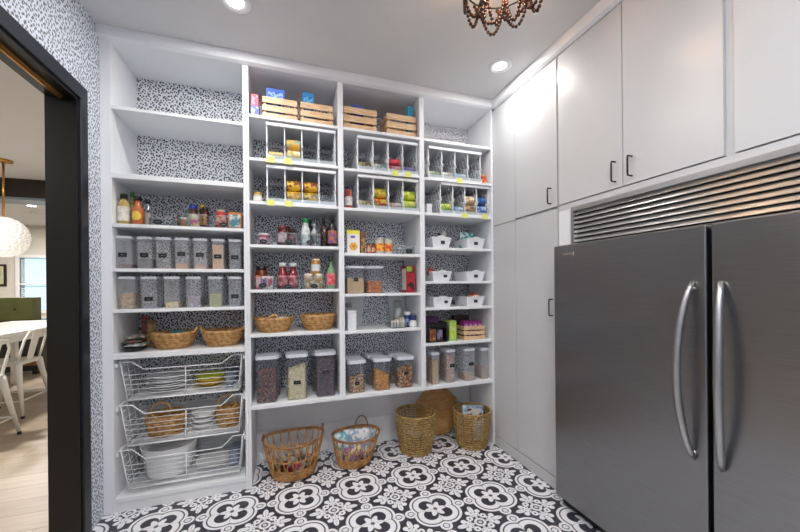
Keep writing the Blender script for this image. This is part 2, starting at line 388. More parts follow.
# ------------------------------------------------------------------ lights
def downlight(x,y,z,label,w=30,col=(1,.985,.96),r=.082):
    t=thing('recessed_light',label,'ceiling light',(x,y,z),group='recessed ceiling lights')
    MB().lathe([(r,0),(r,-.004),(r*.80,-.007),(r*.54,-.003),(r*.54,0)],32,cap=False).build('trim_ring',WPLAST,t)
    MB().cyl(r*.54,-.002,-.0005,32).build('lens',EMIT('#fff8ee',14,'lamp_lens'),t)
    l=bpy.data.lights.new('downlight_lamp','AREA'); l.shape='DISK'; l.size=r*1.3; l.energy=w; l.color=col
    o=bpy.data.objects.new('lamp',l); COL.objects.link(o); o.location=(0,0,-.008); o.parent=t
PW=17
downlight(-.255,-.46,CE,'recessed ceiling light cut by top edge, above the left shelving',10)
downlight(1.50,-.44,CE,'recessed ceiling light near the white cabinets in the corner',6)
downlight(-.255,-2.0,CE,'unseen ceiling light added as fill, left side',18)  # this and the next two are unseen lamps added to fill the shelves
downlight(.75,-2.2,CE,'unseen ceiling light added as fill, fridge side',9)
downlight(.5,-2.9,CE,'unseen ceiling light added as fill near the rear wall',17)

# beaded chandelier
t=thing('beaded_chandelier','dark wooden bead chandelier with draped strands, cut by the top edge','chandelier',(.985,-1.2,CE))
MB().lathe([(.07,0),(.07,-.015),(.02,-.03),(.008,-.05)],24).build('canopy',BLACKM,t)
rg=MB()
for R_,z in ((.19,-.145),(.11,-.135)): rg.tube([(R_*math.cos(a*PI/16),R_*math.sin(a*PI/16),z) for a in range(32)],.004,6,True)
for a in range(4): rg.tube([(0,0,-.04),(.19*math.cos(a*PI/2),.19*math.sin(a*PI/2),-.145)],.003,6)
rg.build('ring_frame',BLACKM,t)
BEAD=M('#3a1c10',.25,hex2='#200e07',nscale=30,name='dark_wood_bead')
def strand(p0,p1,sag,par):
    b=MB(); L=(Vector(p1)-Vector(p0)).length; 
    fine=[]
    for i in range(101):
        s=i/100; p=Vector(p0).lerp(Vector(p1),s); p.z-=sag*4*s*(1-s); fine.append(p)
    # even spacing
    acc=0; nxt=0; prev=fine[0]
    for p in fine:
        acc+=(p-prev).length; prev=p
        if acc>=nxt: b.ball(p,.0092,8,6); nxt+=.0186
    return b.build('bead_strand',BEAD,par)
random.seed(3)
for j in range(9):
    a0=2*PI*j/9+.25; a1=2*PI*(j+1)/9+.25
    strand((.19*math.cos(a0),.19*math.sin(a0),-.15),(.19*math.cos(a1),.19*math.sin(a1),-.15),.145+random.uniform(-.03,.02),t)
    strand((.19*math.cos(a0),.19*math.sin(a0),-.15),(.19*math.cos(a1+.2),.19*math.sin(a1+.2),-.15),.09,t)
    strand((.03*math.cos(a0),.03*math.sin(a0),-.03),(.19*math.cos(a0),.19*math.sin(a0),-.145),.0,t)
for j in range(7):
    a0=2*PI*j/7; a1=2*PI*(j+1)/7
    strand((.11*math.cos(a0),.11*math.sin(a0),-.14),(.11*math.cos(a1),.11*math.sin(a1),-.14),.16,t)
MB().lathe([(.012,-.06),(.028,-.09),(.03,-.11),(.015,-.135),(0,-.14)],14).build('bulb',EMIT('#ffa050',30,'warm_bulb'),t)
l=bpy.data.lights.new('chandelier_bulb','POINT'); l.energy=6; l.color=(1,.66,.40); l.shadow_soft_size=.03
o=bpy.data.objects.new('lamp',l); COL.objects.link(o); o.location=(0,0,-.155); o.parent=t

# ------------------------------------------------------------------ generic pantry goods
G=.0006
def jar(x,y,z,r,h,body,lid,label,cat='jar',lab=None,name='food_jar',lidh=None,clear=False,group=None,lab2=None):
    t=thing(name,label,cat,(x,y,z+G),group=group); lh=lidh or h*.16; bh=h-lh
    p=[(r*.9,0),(r,r*.12),(r,bh-r*.35),(r*.82,bh-.001),(r*.82,bh)]
    if clear:
        MB().lathe(p,20).build('glass_body',CLR,t); MB().lathe([(r*.86,.002),(r*.94,r*.14),(r*.94,bh*.72),(r*.9,bh*.75)],18).build('filling',M(body,.5,noise=.3,nscale=80),t)
    else: MB().lathe(p,20).build('body',M(body,.2,noise=.25,nscale=60),t)
    MB().lathe([(r*.86,bh),(r*.9,bh+.002),(r*.9,h-.002),(r*.84,h)],20).build('lid',M(lid,.35),t)
    if lab: MB().lathe([(r+.0006,bh*.2),(r+.0006,bh*.72)],20,cap=False).build('label',M(lab,.6,hex2=lab2,nscale=35,lo=.48,hi=.52) if lab2 else M(lab,.6),t)
    return t
def bottle(x,y,z,r,h,body,cap,label,lab=None,lab2=None,neck=.38,shoulder=.62,cat='bottle',name='bottle',capr=.42,clear=False,oval=False,liq=None):
    t=thing(name,label,cat,(x,y,z+G)); bh=h*.9
    p=[(r*.9,0),(r,r*.15),(r,h*shoulder),(r*.75,h*(shoulder+.09)),(r*neck,h*(shoulder+.17)),(r*neck,bh)]
    MB().lathe(p,20).build('body',CLR if clear else M(body,.15,noise=.2,nscale=50,coat=.3),t)
    if clear and liq: MB().lathe([(r*.86,.002),(r*.93,r*.16),(r*.93,h*shoulder*.8)],18).build('filling',M(liq,.5,noise=.3),t)
    MB().lathe([(r*capr+.001,h*.85),(r*capr+.001,h-.002),(r*capr*.9,h)],16).build('cap',M(cap,.4),t)
    if lab:
        m=M(lab,.55,hex2=lab2,nscale=30,lo=.49,hi=.51) if lab2 else M(lab,.55)
        b=MB()
        if oval:
            vs=[(0,-r-.0012,h*.32)]; n=20
            for g in (.33,.66,1):
                for k in range(n):
                    a=2*PI*k/n; th=.8*math.cos(a)*g; vs.append(((r+.0012)*math.sin(th),-(r+.0012)*math.cos(th),h*.32+h*.16*math.sin(a)*g))
            b.add(vs,[(0,1+k,1+(k+1)%n) for k in range(n)]+[(1+g*n+k,1+g*n+n+k,1+g*n+n+(k+1)%n,1+g*n+(k+1)%n) for g in (0,1) for k in range(n)])
        else: b.lathe([(r+.0007,h*.12),(r+.0007,h*shoulder*.88)],20,cap=False)
        b.build('label',m,t)
    return t
def carton(x,y,z,w,d,h,col,label,panel=None,panel2=None,cat='box',name='food_box',rz=0,group=None,side=None):
    t=thing(name,label,cat,(x,y,z+G),rz,group)
    MB().box(-w/2,w/2,-d/2,d/2,0,h).build('body',M(col,.5,noise=.06,nscale=15),t,bev=.001)
    if panel:
        MB().box(-w*.4,w*.4,-d/2-.0008,-d/2,h*.12,h*.88).build('printed_panel',M(panel,.5,hex2=panel2,nscale=25,lo=.47,hi=.53) if panel2 else M(panel,.5),t)
    if side: MB().box(-w*.5-.0008,-w*.5,-d*.4,d*.4,h*.1,h*.9).build('printed_side',M(side,.5),t)
    return t
def black_tag(par,x,y,z,w=.035,h=.02,oval=False,name='label'):
    b=MB()
    if oval: b.prism([(x+w/2*math.cos(k*PI/8),z+h/2*math.sin(k*PI/8)) for k in range(16)],y-.001,y,'xz')
    else: b.box(x-w/2,x+w/2,y-.001,y,z-h/2,z+h/2)
    b.box(x-w*.22,x+w*.22,y-.0013,y-.001,z-h*.04,z+h*.05,1)
    return b.build(name,[TAGB,TAGW],par,label='black label with a short white line of writing')
def grains(x,y,z,w,d,h,cols,size,n,label,cat,rough=.6,elong=1.0,slope=0,name='dry_food'):
    """a settled mass of grains: core plus individual pieces on its faces and top"""
    b=MB(); rnd=random.Random(hash((round(x,3),round(z,3)))&0xffff)
    e=size*.5
    b.add([(-w/2+e,-d/2+e,0),(w/2-e,-d/2+e,0),(w/2-e,d/2-e,0),(-w/2+e,d/2-e,0),(-w/2+e,-d/2+e,h-e-slope),(w/2-e,-d/2+e,h-e+slope),(w/2-e,d/2-e,h-e+slope),(-w/2+e,d/2-e,h-e-slope)],
          [(0,3,2,1),(4,5,6,7),(0,1,5,4),(1,2,6,5),(2,3,7,6),(3,0,4,7)],0)
    areas=[('f',w*h),('l',d*h),('r',d*h),('t',w*d)]; tot=sum(a for _,a in areas)
    for f,a in areas:
        for _ in range(int(n*a/tot)):
            u_=rnd.uniform(-.5,.5); v_=rnd.uniform(0,1)
            hh=h-e+slope*2*u_
            if f=='f': p=(u_*(w-2*e),-d/2+e,max(e,v_*hh))
            elif f=='l': p=(-w/2+e,u_*(d-2*e),max(e,v_*(h-slope-e)))
            elif f=='r': p=(w/2-e,u_*(d-2*e),max(e,v_*(h+slope-e)))
            else: p=(u_*(w-2*e),(v_-.5)*(d-2*e),hh)
            rot=Matrix.Rotation(rnd.uniform(0,6.3),3,'Y')@Matrix.Rotation(rnd.uniform(-.5,.5),3,'Z')
            b.ball(p,size*.5,6,4,rnd.randrange(len(cols)),(1,.55,.55*elong if elong<=1 else .4),rot=rot)
    o=b.build(name,[M(c,rough,noise=.15,nscale=90) for c in cols],None,(x,y,z+G)); return tag(o,label,cat,kind='stuff')
def canister(x,y,z,w,d,h,label,food=None,foodlabel=None,fill=.5,tagat=None,lidh=.016,frost=True,foodcat='dry food',size=.01,n=160,elong=1,slope=0,lidover=.002,group='slim storage canisters',taper=.96,foodmat=None):
    t=thing('storage_canister',label,'canister',(x,y,z+G),group=group)
    bh=h-lidh; k=taper; wt=.0016
    b=MB()  # open shell: outer and inner faces
    def ring(ww,dd,zz,c=.12):
        q=min(ww,dd)*c; return [(-ww/2+q,-dd/2,zz),(ww/2-q,-dd/2,zz),(ww/2,-dd/2+q,zz),(ww/2,dd/2-q,zz),(ww/2-q,dd/2,zz),(-ww/2+q,dd/2,zz),(-ww/2,dd/2-q,zz),(-ww/2,-dd/2+q,zz)]
    r0=ring(w*k,d*k,0); r1=ring(w,d,bh)
    b.add(r0+r1,[tuple(range(7,-1,-1))]+[(i,(i+1)%8,8+(i+1)%8,8+i) for i in range(8)])
    b.build('body',FROST if frost else POPC,t)
    l=MB(); r2=ring(w+2*lidover,d+2*lidover,bh); r3=ring(w+2*lidover,d+2*lidover,h-.003); r4=ring(w-.006,d-.006,h)
    l.add(r2+r3+r4,[tuple(range(7,-1,-1)),tuple(range(16,24))]+[(i+8*j,(i+1)%8+8*j,8+(i+1)%8+8*j,8+i+8*j) for j in (0,1) for i in range(8)])
    l.build('lid',LIDW,t)
    if tagat: black_tag(t,tagat[0]*w,-d/2*(k+(1-k)*tagat[1])-.0006,tagat[1]*h,*(tagat[2:] or (.046,.028)))
    if food:
        grains(x,y,z+.002,w*k-.004,d*k-.004,bh*fill,food,size,n,foodlabel,foodcat,elong=elong,slope=slope)
    return t
def acrylic_bin(x,z,w,h,label,d=.24,y0=.03,tagx=0,tagz=.35,oval=True,nm='clear_bin'):
    t=thing(nm,label,'bin',(x,y0+d/2,z+G),group='clear shelf bins'); q=.003
    b=MB(); b.box(-w/2,w/2,-d/2,d/2,0,q); b.box(-w/2,w/2,-d/2,-d/2+q,q,h); b.box(-w/2,w/2,d/2-q,d/2,q,h); b.box(-w/2,-w/2+q,-d/2+q,d/2-q,q,h); b.box(w/2-q,w/2,-d/2+q,d/2-q,q,h)
    b.build('tray',CLR,t)
    r=MB(); r.tube([(-w/2,-d/2,h),(w/2,-d/2,h),(w/2,d/2,h),(-w/2,d/2,h)],.0018,6,True); r.build('rim',LATT,t)
    if tagx is not None: black_tag(t,tagx,-d/2-.0005,h*tagz,.054,.032,oval)
    return t

# ---- left column, jar shelf (z 1.801)
z=1.801
bottle(-.983,.075,z,.033,.200,'#b9a05a','#17181b','oil bottle with black cap and cream label, at the far left of its shelf','#e2ddd0','#d0cabc',capr=.56,shoulder=.66)
bottle(-.968,.160,z,.024,.235,'#8c8f5a','#2f7a2c','tall slim bottle with a green cap behind the cream-labelled oil')
bottle(-.906,.072,z,.034,.190,'#c1683a','#18181a','orange sauce bottle with black cap and oval yellow label','#e3c24b',oval=True,shoulder=.55,neck=.45,capr=.55)
bottle(-.848,.060,z,.018,.172,'#aaa79c','#111214','small spice grinder with black top beside the orange sauce',clear=True,liq='#bdb6a4',capr=.8,neck=.75,cat='spice grinder',name='spice_grinder')
acrylic_bin(-.765,z,.13,.05,'low empty clear bin beside the spice grinder',tagx=-.02,tagz=.5)
acrylic_bin(-.59,z,.175,.085,'clear bin with a blue-capped jar and an amber jar inside',tagx=None)
jar(-.652,.066,z+.004,.021,.062,'#b97d4d','#e8e4dc','tiny tan spice tub with pale lid, left in the middle bin')
jar(-.585,.068,z+.004,.026,.078,'#e0c8a8','#dcd8c4','squat jar with pink and yellow label at front of the middle bin',lab='#d04f9a',lab2='#e3c34a')
jar(-.608,.145,z+.004,.028,.165,'#6a4a3a','#2b49b8','jar with bright blue lid at the back of the middle bin',lab='#d0c8be')
jar(-.528,.115,z+.004,.023,.150,'#5a2a18','#2b2620','tall dark amber jar, right end of the middle bin',lab='#b0722e',lab2='#3a2418')
acrylic_bin(-.372,z,.172,.085,'clear bin at right with a red jar and an orange packet',tagx=-.03,tagz=.3)
jar(-.425,.072,z+.004,.031,.125,'#c8483c','#d8b09a','red jam jar with pale lid at left of the right-hand bin',lab='#d96a5c',lab2='#e9c0b0',lidh=.012)
carton(-.336,.10,z+.004,.085,.05,.118,'#d2742a','orange packet with teal and white lower half, beside the red jar','#4f8f97','#e6e2d8')

jar(-.640,.150,z+.004,.024,.120,'#8a6a3a','#2f6a78','mid-height spice jar with teal lid behind the tan tub in middle bin',lab='#7a9a8a',lab2='#d8c46a')
jar(-.552,.150,z+.004,.020,.172,'#3a2a24','#c8a030','narrow dark jar with yellow lid behind the amber jar in middle bin',lab='#b8862a')
# ---- left column slim canisters (z 1.521)
z=1.521
xs=[-.974,-.865,-.762,-.655,-.548,-.440,-.334]
spec=[(['#7a4a48','#5d3838'],.16,'red lentils',(-.05,.42)),(['#4c4250','#6a5a6a'],.35,'dark purple rice',(.02,.42)),(['#9a7f86','#b79a98'],.08,'pinkish seeds',(0,.42)),
 (['#b98a5e','#caa070'],.20,'light brown grain',(0,.48)),(['#c29a86','#b08474'],.20,'rosy tan grain',(0,.46)),(['#d3a373','#c08d5b'],.88,'tan crackers',(0,.42)),(['#4a4c55','#c8cbd2','#2f3138'],.75,'black and white sweets',(0,.40))]
pos=['leftmost','second from left','third from left','middle','third from right','second from right','rightmost']
for i,(x,(c,f,nm,tg)) in enumerate(zip(xs,spec)):
    canister(x,.035+.075,z,.082 if i<5 else .078,.15,.207,f'slim frosted canister with white lid, {pos[i]} in the row of seven',c,f'{nm} inside the {pos[i]} canister of the row of seven',f,tg,size=.011,n=110)
# ---- lower row of six (z 1.264)
z=1.264
xs=[-.962,-.843,-.716,-.590,-.458,-.338]
spec=[(['#c9a06a','#a87a48','#dcc096'],.55,'tan chips',None,.024),(['#8f9ab4','#a9b2c8'],.05,'crumbs',(.02,.30),.008),(['#e0c99a','#cdb07a'],.20,'cream pasta',None,.012),(['#8c8094','#d8d4de','#6a5f78'],.42,'purple and white sweets',None,.014),(['#9aa05a','#b9b670','#7d8446'],.48,'green pumpkin seeds',None,.012),(['#7c8598','#5b6478'],.10,'grey seeds',(.02,.34),.01)]
pos=['leftmost','second from left','third from left','third from right','second from right','rightmost']
for i,(x,(c,f,nm,tg,sz)) in enumerate(zip(xs,spec)):
    canister(x,.035+.075,z,.088 if i<5 else .08,.15,.207,f'slim frosted canister with white lid, {pos[i]} in the row of six',c,f'{nm} inside the {pos[i]} canister of the row of six',f,tg,size=sz,n=int(1.3/sz))

# ------------------------------------------------------------------ woven baskets
def woven_basket(x,y,z,a,b,h,label,mat,rows=9,flare=.72,handles='ends',hw=.05,hh=.035,nw=26,rz=0,rimr=None,cat='basket',group=None,bulge=0):
    t=thing('woven_basket',label,cat,(x,y,z+G),rz,group)
    def rad(q): return flare+(1-flare)*math.sin(q*PI/2)+bulge*math.sin(q*PI)
    m=MB(); n=nw*2; rr=h/rows*.54
    for i in range(rows):
        q=(i+.5)/rows; k=rad(q); zz=rr+ (h-2*rr)*i/(rows-1)
        pts=[]
        for j in range(n):
            th=2*PI*j/n; o=.0036*(1 if (j+i)%2 else -1)
            pts.append(((a*k-rr+o)*math.cos(th),(b*k-rr+o)*math.sin(th),zz))
        m.tube(pts,rr,5,True)
    ins=[(rad(q/6)*1.0,.004+(h-.008)*q/6) for q in range(7)]
    vs=[];N_=32
    for kf,zz in ins:
        for j in range(N_):
            th=2*PI*j/N_; vs.append(((a*kf-2*rr)*math.cos(th),(b*kf-2*rr)*math.sin(th),zz))
    fs=[(i*N_+j,i*N_+(j+1)%N_,(i+1)*N_+(j+1)%N_,(i+1)*N_+j) for i in range(6) for j in range(N_)]+[tuple(range(N_))]
    m.add(vs,fs,0,True)
    m.build('weave',mat,t)
    rim=MB(); R=rimr or rr*1.1
    pts=[]
    for j in range(48):
        th=2*PI*j/48; zz=h
        if handles=='ends': zz+= .012*abs(math.cos(th))**6
        pts.append(((a-R)*math.cos(th),(b-R)*math.sin(th),zz-R*.3+R*.3*(j%2)))
    rim.tube(pts,R,6,True); rim.build('rim',mat,t)
    hp={'ends':[(1,0),(-1,0)],'right':[(1,0)],'front':[(0,-1)],'frontback':[(0,-1),(0,1)],'none':[]}[handles]
    for sx,sy in hp:
        p=[]
        for j in range(13):
            q=PI*j/12; s_=hw*math.cos(q); u_=hh*math.sin(q)
            if sx: p.append((sx*(a-R+u_*.45),s_,h-.004+u_))
            else: p.append((s_,sy*(b-R+u_*.1),h-.004+u_))
        MB().tube(p,R*.95,6).build('handle',mat,t)
    return t
z=.985
woven_basket(-.735,.165,z,.135,.12,.105,'seagrass basket with blue cloth inside, left of the pair under canisters',WICK,8,.72,'right',.035,.035)
woven_basket(-.428,.155,z,.133,.12,.105,'seagrass basket with end handles, right of the pair under canisters',WICK,8,.72,'ends',.035,.035)
def crumple(x,y,z,sx,sy,sz,cols,label,cat,name,seed=1,n=5,rz=0):
    b=MB(); rnd=random.Random(seed)
    for k in range(n):
        c=(rnd.uniform(-.35,.35)*sx,rnd.uniform(-.3,.3)*sy,sz*(.25+.5*k/n))
        vs0=len(b.v); b.ball(c,1,12,8,k%len(cols),(sx*.3,sy*.35,sz*.27))
        for i in range(vs0,len(b.v)):
            v=Vector(b.v[i]); f=1+.22*math.sin(v.x*170+k)+.0*v.y; b.v[i]=(c[0]+(v.x-c[0])*f,c[1]+(v.y-c[1])*(1+.2*math.sin(v.z*200)),max(0,v.z))
    o=b.build(name,[M(c,.35,noise=.25,nscale=40) for c in cols],None,(x,y,z+G),rz); return tag(o,label,cat)
crumple(-.735,.17,z+.03,.16,.12,.10,['#3a8896','#2e6f80'],'crumpled teal cloth inside the left seagrass basket','cloth','folded_cloth',2)
for k,(dx,dz,c1,l) in enumerate([(0,0,'#4c4a4b','bottom dark grey snack packet in the pile at far left of basket shelf'),(.012,.026,'#8b8f90','grey snack packet second from bottom in the pile left of the baskets'),(-.008,.052,'#2f6e6a','teal-patched snack packet in the pile left of the baskets'),(.01,.078,'#b9b2ac','pale snack packet on top of the pile left of the baskets')]):
    b=MB(); n=10
    vs=[];fs=[]
    for i in range(n+1):
        for j in range(n+1):
            uu=i/n*2-1; vv=j/n*2-1; th=.013*(1-uu**4)*(1-vv**4)
            vs.append((uu*.055,vv*.07,.013+th+.002*math.sin(9*uu+k)));
    for i in range(n+1):
        for j in range(n+1):
            uu=i/n*2-1; vv=j/n*2-1; th=.012*(1-uu**4)*(1-vv**4); vs.append((uu*.055,vv*.07,.0125-th))
    q=(n+1)**2
    for i in range(n):
        for j in range(n):
            a_=i*(n+1)+j; fs.append((a_,a_+1,a_+n+2,a_+n+1)); fs.append((q+a_,q+a_+n+1,q+a_+n+2,q+a_+1))
    for i in range(n):
        for e in ((i,i+1),(n*(n+1)+i,n*(n+1)+i+1),(i*(n+1),(i+1)*(n+1)),(i*(n+1)+n,(i+1)*(n+1)+n)): fs.append((e[0],e[1],q+e[1],q+e[0]))
    b.add(vs,fs,0,True); o=b.build('snack_packet',M(c1,.3,hex2={0:'#2a2726',1:'#d9dcdc',2:'#a05848',3:'#5e5450'}[k],nscale=45,lo=.48,hi=.52),None,(-.95+dx,.13,z+dz+G),.1*k); tag(o,l,'snack packet')
for k,(xx,c,c2,lb) in enumerate([(-.945,'#6a2e22','#a8402c','tall reddish brown pouch standing behind the packet pile'),(-.900,'#8a6a3a','#c09a52','mustard brown pouch standing between the packet pile and basket')]):
    b=MB(); b.taper(.055,.035,.05,.006,0,.215-.03*k); b.build('snack_pouch',M(c,.3,hex2=c2,nscale=40,lo=.48,hi=.52),None,(xx,.30-.03*k,z+G),.2,bev=.003)
    tag(COL.objects[-1],lb,'pouch')

# ------------------------------------------------------------------ wire drawers with tableware
def wire_drawer(label,z1,z2,z0,dz):
    t=thing('wire_drawer',label,'wire drawer',(X0,0,z0),group='pull-out wire drawers')
    z1-=z0; z2-=z0; ox=X0
    xs=[-1.005,-.935,-.868,-.425,-.355,-.284]; xs=[x-ox for x in xs]; ya,yb=.03,.375
    b0,b1=-.955-ox,-.318-ox
    r=.0040
    f=MB(); f.tube([(xs[0],ya,z1),(xs[1],ya,z1),(xs[2],ya,z2),(xs[3],ya,z2),(xs[4],ya,z1),(xs[5],ya,z1)],r,6)
    f.tube([(xs[0],ya,z1),(xs[0],yb,z1)],r,6); f.tube([(xs[5],ya,z1),(xs[5],yb,z1)],r,6); f.tube([(xs[0],yb,z1),(xs[5],yb,z1)],r,6)
    f.build('rim_wire',WIRE,t)
    w=MB(); q=.0022
    xl=lambda zz: b0+(xs[0]+.012-b0)*zz/z1; xr=lambda zz: b1+(xs[5]-.012-b1)*zz/z1
    for k in range(6):
        zz=.004+(z2-.012)*k/5.7; w.tube([(xl(zz),ya,zz),(xr(zz),ya,zz)],q,5); w.tube([(xl(zz),yb,zz),(xr(zz),yb,zz)],q,5)
        w.tube([(xl(zz),ya,zz),(xl(zz),yb,zz)],q,5); w.tube([(xr(zz),ya,zz),(xr(zz),yb,zz)],q,5)
    for zz in (z2+.02,): 
        w.tube([(xl(zz),ya,zz),(xl(zz),yb,zz)],q,5); w.tube([(xr(zz),ya,zz),(xr(zz),yb,zz)],q,5)
    for xx in (b0,b1): 
        xt=xl(z1) if xx==b0 else xr(z1)
        for yy in (ya,yb): w.tube([(xx,yy,0),(xt,yy,z1)],r*.9,6)
    mid=(b0+b1)/2
    for yy in (ya,yb): w.tube([(mid,yy,0),(mid,yy,z2 if yy==ya else z1)],r*.9,6)
    for k in range(3):
        yy=ya+(yb-ya)*(k+1)/4
        for xx,xt in ((b0,xl(z1)),(b1,xr(z1))): w.tube([(xx,yy,0),(xt,yy,z1)],q,5)
    w.tube([(b0,ya,0),(b1,ya,0)],.0048,6)
    w.build('wire_sides',WIRE,t)
    g=MB()
    for k in range(24): yy=ya+(yb-ya)*k/23; g.tube([(b0,yy,0),(b1,yy,0)],q,5)
    for k in range(8): xx=b0+(b1-b0)*k/7; g.tube([(xx,ya,-.003),(xx,yb,-.003)],q,5)
    g.build('wire_bottom',WIRE,t)
    for x_,s in ((.003,1),(X1[0]-ox-.003,-1)):
        m=MB(); m.box(min(x_,x_+s*.011),max(x_,x_+s*.011),.02,.38,z1-.030,z1-.006); m.build('runner',WPLAST,t)
    return t
wire_drawer('top wire drawer, holding white plates and yellow bowls',.930,.877,.686,0)
wire_drawer('middle wire drawer, holding rattan baskets around white bowls',.655,.592,.396,0)
wire_drawer('bottom wire drawer, holding the tall stack of white serving dishes',.372,.303,.125,0)
PORC=M('#f2f3f5',.2,name='white_porcelain')
def dish(x,y,z,r,h,mat,label,name='plate',cat='plate',group=None,foot=.5,n=32):
    b=MB(); b.lathe([(r*foot,0),(r*foot,.002),(r*.8,h*.35),(r,h-.001),(r,h),(r*.96,h),(r*.76,h*.35+.003),(0.0001,.004)],n)
    o=b.build(name,mat,None,(x,y,z+G)); return tag(o,label,cat,group)
zb=.686+.0028
ords=['bottom','second from bottom','third from bottom','fourth from bottom','fifth from bottom','sixth from bottom','top']
for k in range(7): dish(-.775,.20,zb+.0150*k,.132,.022,PORC,f'white dinner plate, {ords[k]} of the stack in the top wire drawer',group='dinner plates in the top wire drawer')
dish(-.52,.20,zb,.115,.02,M('#e2d9b0',.3),'pale cream plate under the yellow bowls in the top wire drawer')
for k,(c,l) in enumerate([('#dcb84a','lower mustard bowl of the three stacked in the top wire drawer'),('#e4c84a','middle yellow bowl of the three stacked in the top wire drawer'),('#c9d03a','topmost lime-yellow bowl in the top wire drawer')]):
    dish(-.52,.20,zb+.012+.02*k,.095,.035,M(c,.3),l,'bowl','bowl','yellow bowls in the top wire drawer')
for k,(x,y) in enumerate([(-.385,.12),(-.385,.22),(-.385,.32)]):
    b=MB(); b.lathe([(.024,0),(.034,.10),(.032,.10),(.023,.004)],18,cap=False).cyl(.024,0,.004,18)
    tag(b.build('drinking_glass',CLEAR('#dfe6f2',.22,name='bluish_glass',white='#ccd4e6'),None,(x,y,zb+G)),'bluish drinking glass in the top wire drawer, '+['nearest the front','middle of the row of three','nearest the wall'][k],'glass',group='blue glasses in the top drawer')
zb=.396+.0028
for x,r,l in ((-.79,.125,'round rattan basket with ring handle at left of the middle wire drawer'),(-.402,.085,'small round rattan basket with ring handle at right of the middle wire drawer')):
    t=woven_basket(x,.19,zb,r,min(r,.12),.125,l,WICK,7,.85,'none')
    hb=MB(); rad_=.055; hb.tube([(rad_*math.cos(k*PI/12),-.112 if r>.1 else -.082,.185+rad_*math.sin(k*PI/12)) for k in range(24)],.0045,6,True,up=(0,1,0)); hb.build('ring_handle',M('#c99a4e',.4),t)
for k in range(3): dish(-.565,.20,zb+.035*k,.085-.004*k,.045,PORC,'white bowl in the middle wire drawer, '+['lowest of three','middle of three','topmost of three'][k],'bowl','bowl','white bowls in the middle wire drawer')
zb=.125+.0028
for k in range(5):
    r_=.140+.004*k+(.008 if k==4 else 0); h_=.050 if k<4 else .066
    b=MB(); b.lathe([(r_*.86,0),(r_*.93,.006),(r_*.97,h_*.5),(r_*1.0,h_-.004),(r_*1.04,h_),(r_*.99,h_),(r_*.95,h_-.004),(r_*.92,h_*.5),(r_*.86,.008),(.0001,.006)],44)
    tag(b.build('serving_dish',PORC,None,(-.775,.20,zb+.034*k+G)),'white serving dish in bottom wire drawer, '+['lowest of the tall stack','second from bottom','middle of the stack','second from top','topmost and widest'][k],'dish','white serving dishes in the bottom wire drawer')
for k in range(3): dish(-.50,.20,zb+.011*k,.118,.015,PORC,'flat white plate right of the serving dishes, '+['lowest of three','middle of three','topmost of three'][k],group='flat plates in the bottom drawer')
for k,(x,y) in enumerate([(-.365,.14),(-.365,.27)]):
    b=MB(); b.lathe([(.03,0),(.038,.09),(.036,.09),(.029,.004)],18,cap=False).cyl(.03,0,.004,18)
    tag(b.build('glass_tumbler',CLEAR('#dfe6f2',.22,name='bluish_glass',white='#ccd4e6'),None,(x,y,zb+G)),'bluish tumbler in the bottom wire drawer, '+['nearer the front','nearer the wall'][k],'glass')

# ------------------------------------------------------------------ crates
def crate(x,y,z,w,d,h,label,mat=PINE,group='slatted wooden crates'):
    t=thing('wooden_crate',label,'crate',(x,y,z+G),group=group); sh=h*.27; gap=(h-3*sh)/2; th=.008
    f=MB(); r=MB(); l=MB(); ri=MB()
    for k in range(3):
        z0=k*(sh+gap)
        f.box(-w/2,w/2,-d/2,-d/2+th,z0,z0+sh); r.box(-w/2,w/2,d/2-th,d/2,z0,z0+sh)
        l.box(-w/2,-w/2+th,-d/2+th+.0005,d/2-th-.0005,z0,z0+sh); ri.box(w/2-th,w/2,-d/2+th+.0005,d/2-th-.0005,z0,z0+sh)
    f.build('front_slats',mat,t,bev=.001); r.build('back_slats',mat,t,bev=.001); l.build('side_slats',mat,t,bev=.001); ri.build('side_slats',mat,t,bev=.001)
    for sx in (-1,1):
        for sy in (-1,1): MB().box(min(sx*(w/2-th-.001),sx*(w/2-th-.014)),max(sx*(w/2-th-.001),sx*(w/2-th-.014)),min(sy*(d/2-th-.001),sy*(d/2-th-.014)),max(sy*(d/2-th-.001),sy*(d/2-th-.014)),0.002,h-.004).build('corner_post',mat,t)
    MB().box(-w/2+th+.001,w/2-th-.001,-d/2+th+.001,d/2-th-.001,.003,.008).build('base_board',mat,t)
    return t
crate(-.030,.150,2.60,.238,.22,.158,'left wooden crate on the top shelf beside the pink box')
crate(.230,.150,2.60,.235,.22,.160,'second wooden crate on the top shelf, right of the pink box')
crate(.560,.150,2.602,.262,.22,.178,'third wooden crate along the top shelf, near the middle column edge')
crate(.900,.150,2.602,.250,.22,.178,'fourth and last wooden crate along the top shelf')
carton(-.198,.085,2.60,.055,.09,.080,'#5a62b4','blue and white box under the pink box at left end of top shelf','#c5c9e4','#4c55a8')
carton(-.198,.085,2.681,.048,.085,.080,'#d8506e','pink box stacked on the blue one at left end of top shelf','#ea93a6','#c83e5e')
carton(-.060,.095,2.611,.125,.07,.222,'#3b66c8','blue box standing in the leftmost wooden crate','#8fb8e8','#2d4fae')
carton(-.02,.19,2.611,.11,.05,.09,'#5a3f86','purple packet low inside the leftmost wooden crate')
carton(.170,.095,2.611,.080,.07,.232,'#2f86c8','bright blue box standing in the second wooden crate','#6ab4e0','#2a6fb0')
carton(.27,.19,2.611,.10,.06,.10,'#2e3c66','navy packet low inside the second wooden crate')
carton(.545,.11,2.613,.10,.07,.205,'#4a55a8','dark blue box low in the third wooden crate')
carton(.985,.095,2.613,.045,.06,.262,'#38a8cc','turquoise box standing in the fourth wooden crate','#7fd0e2','#3194b8')

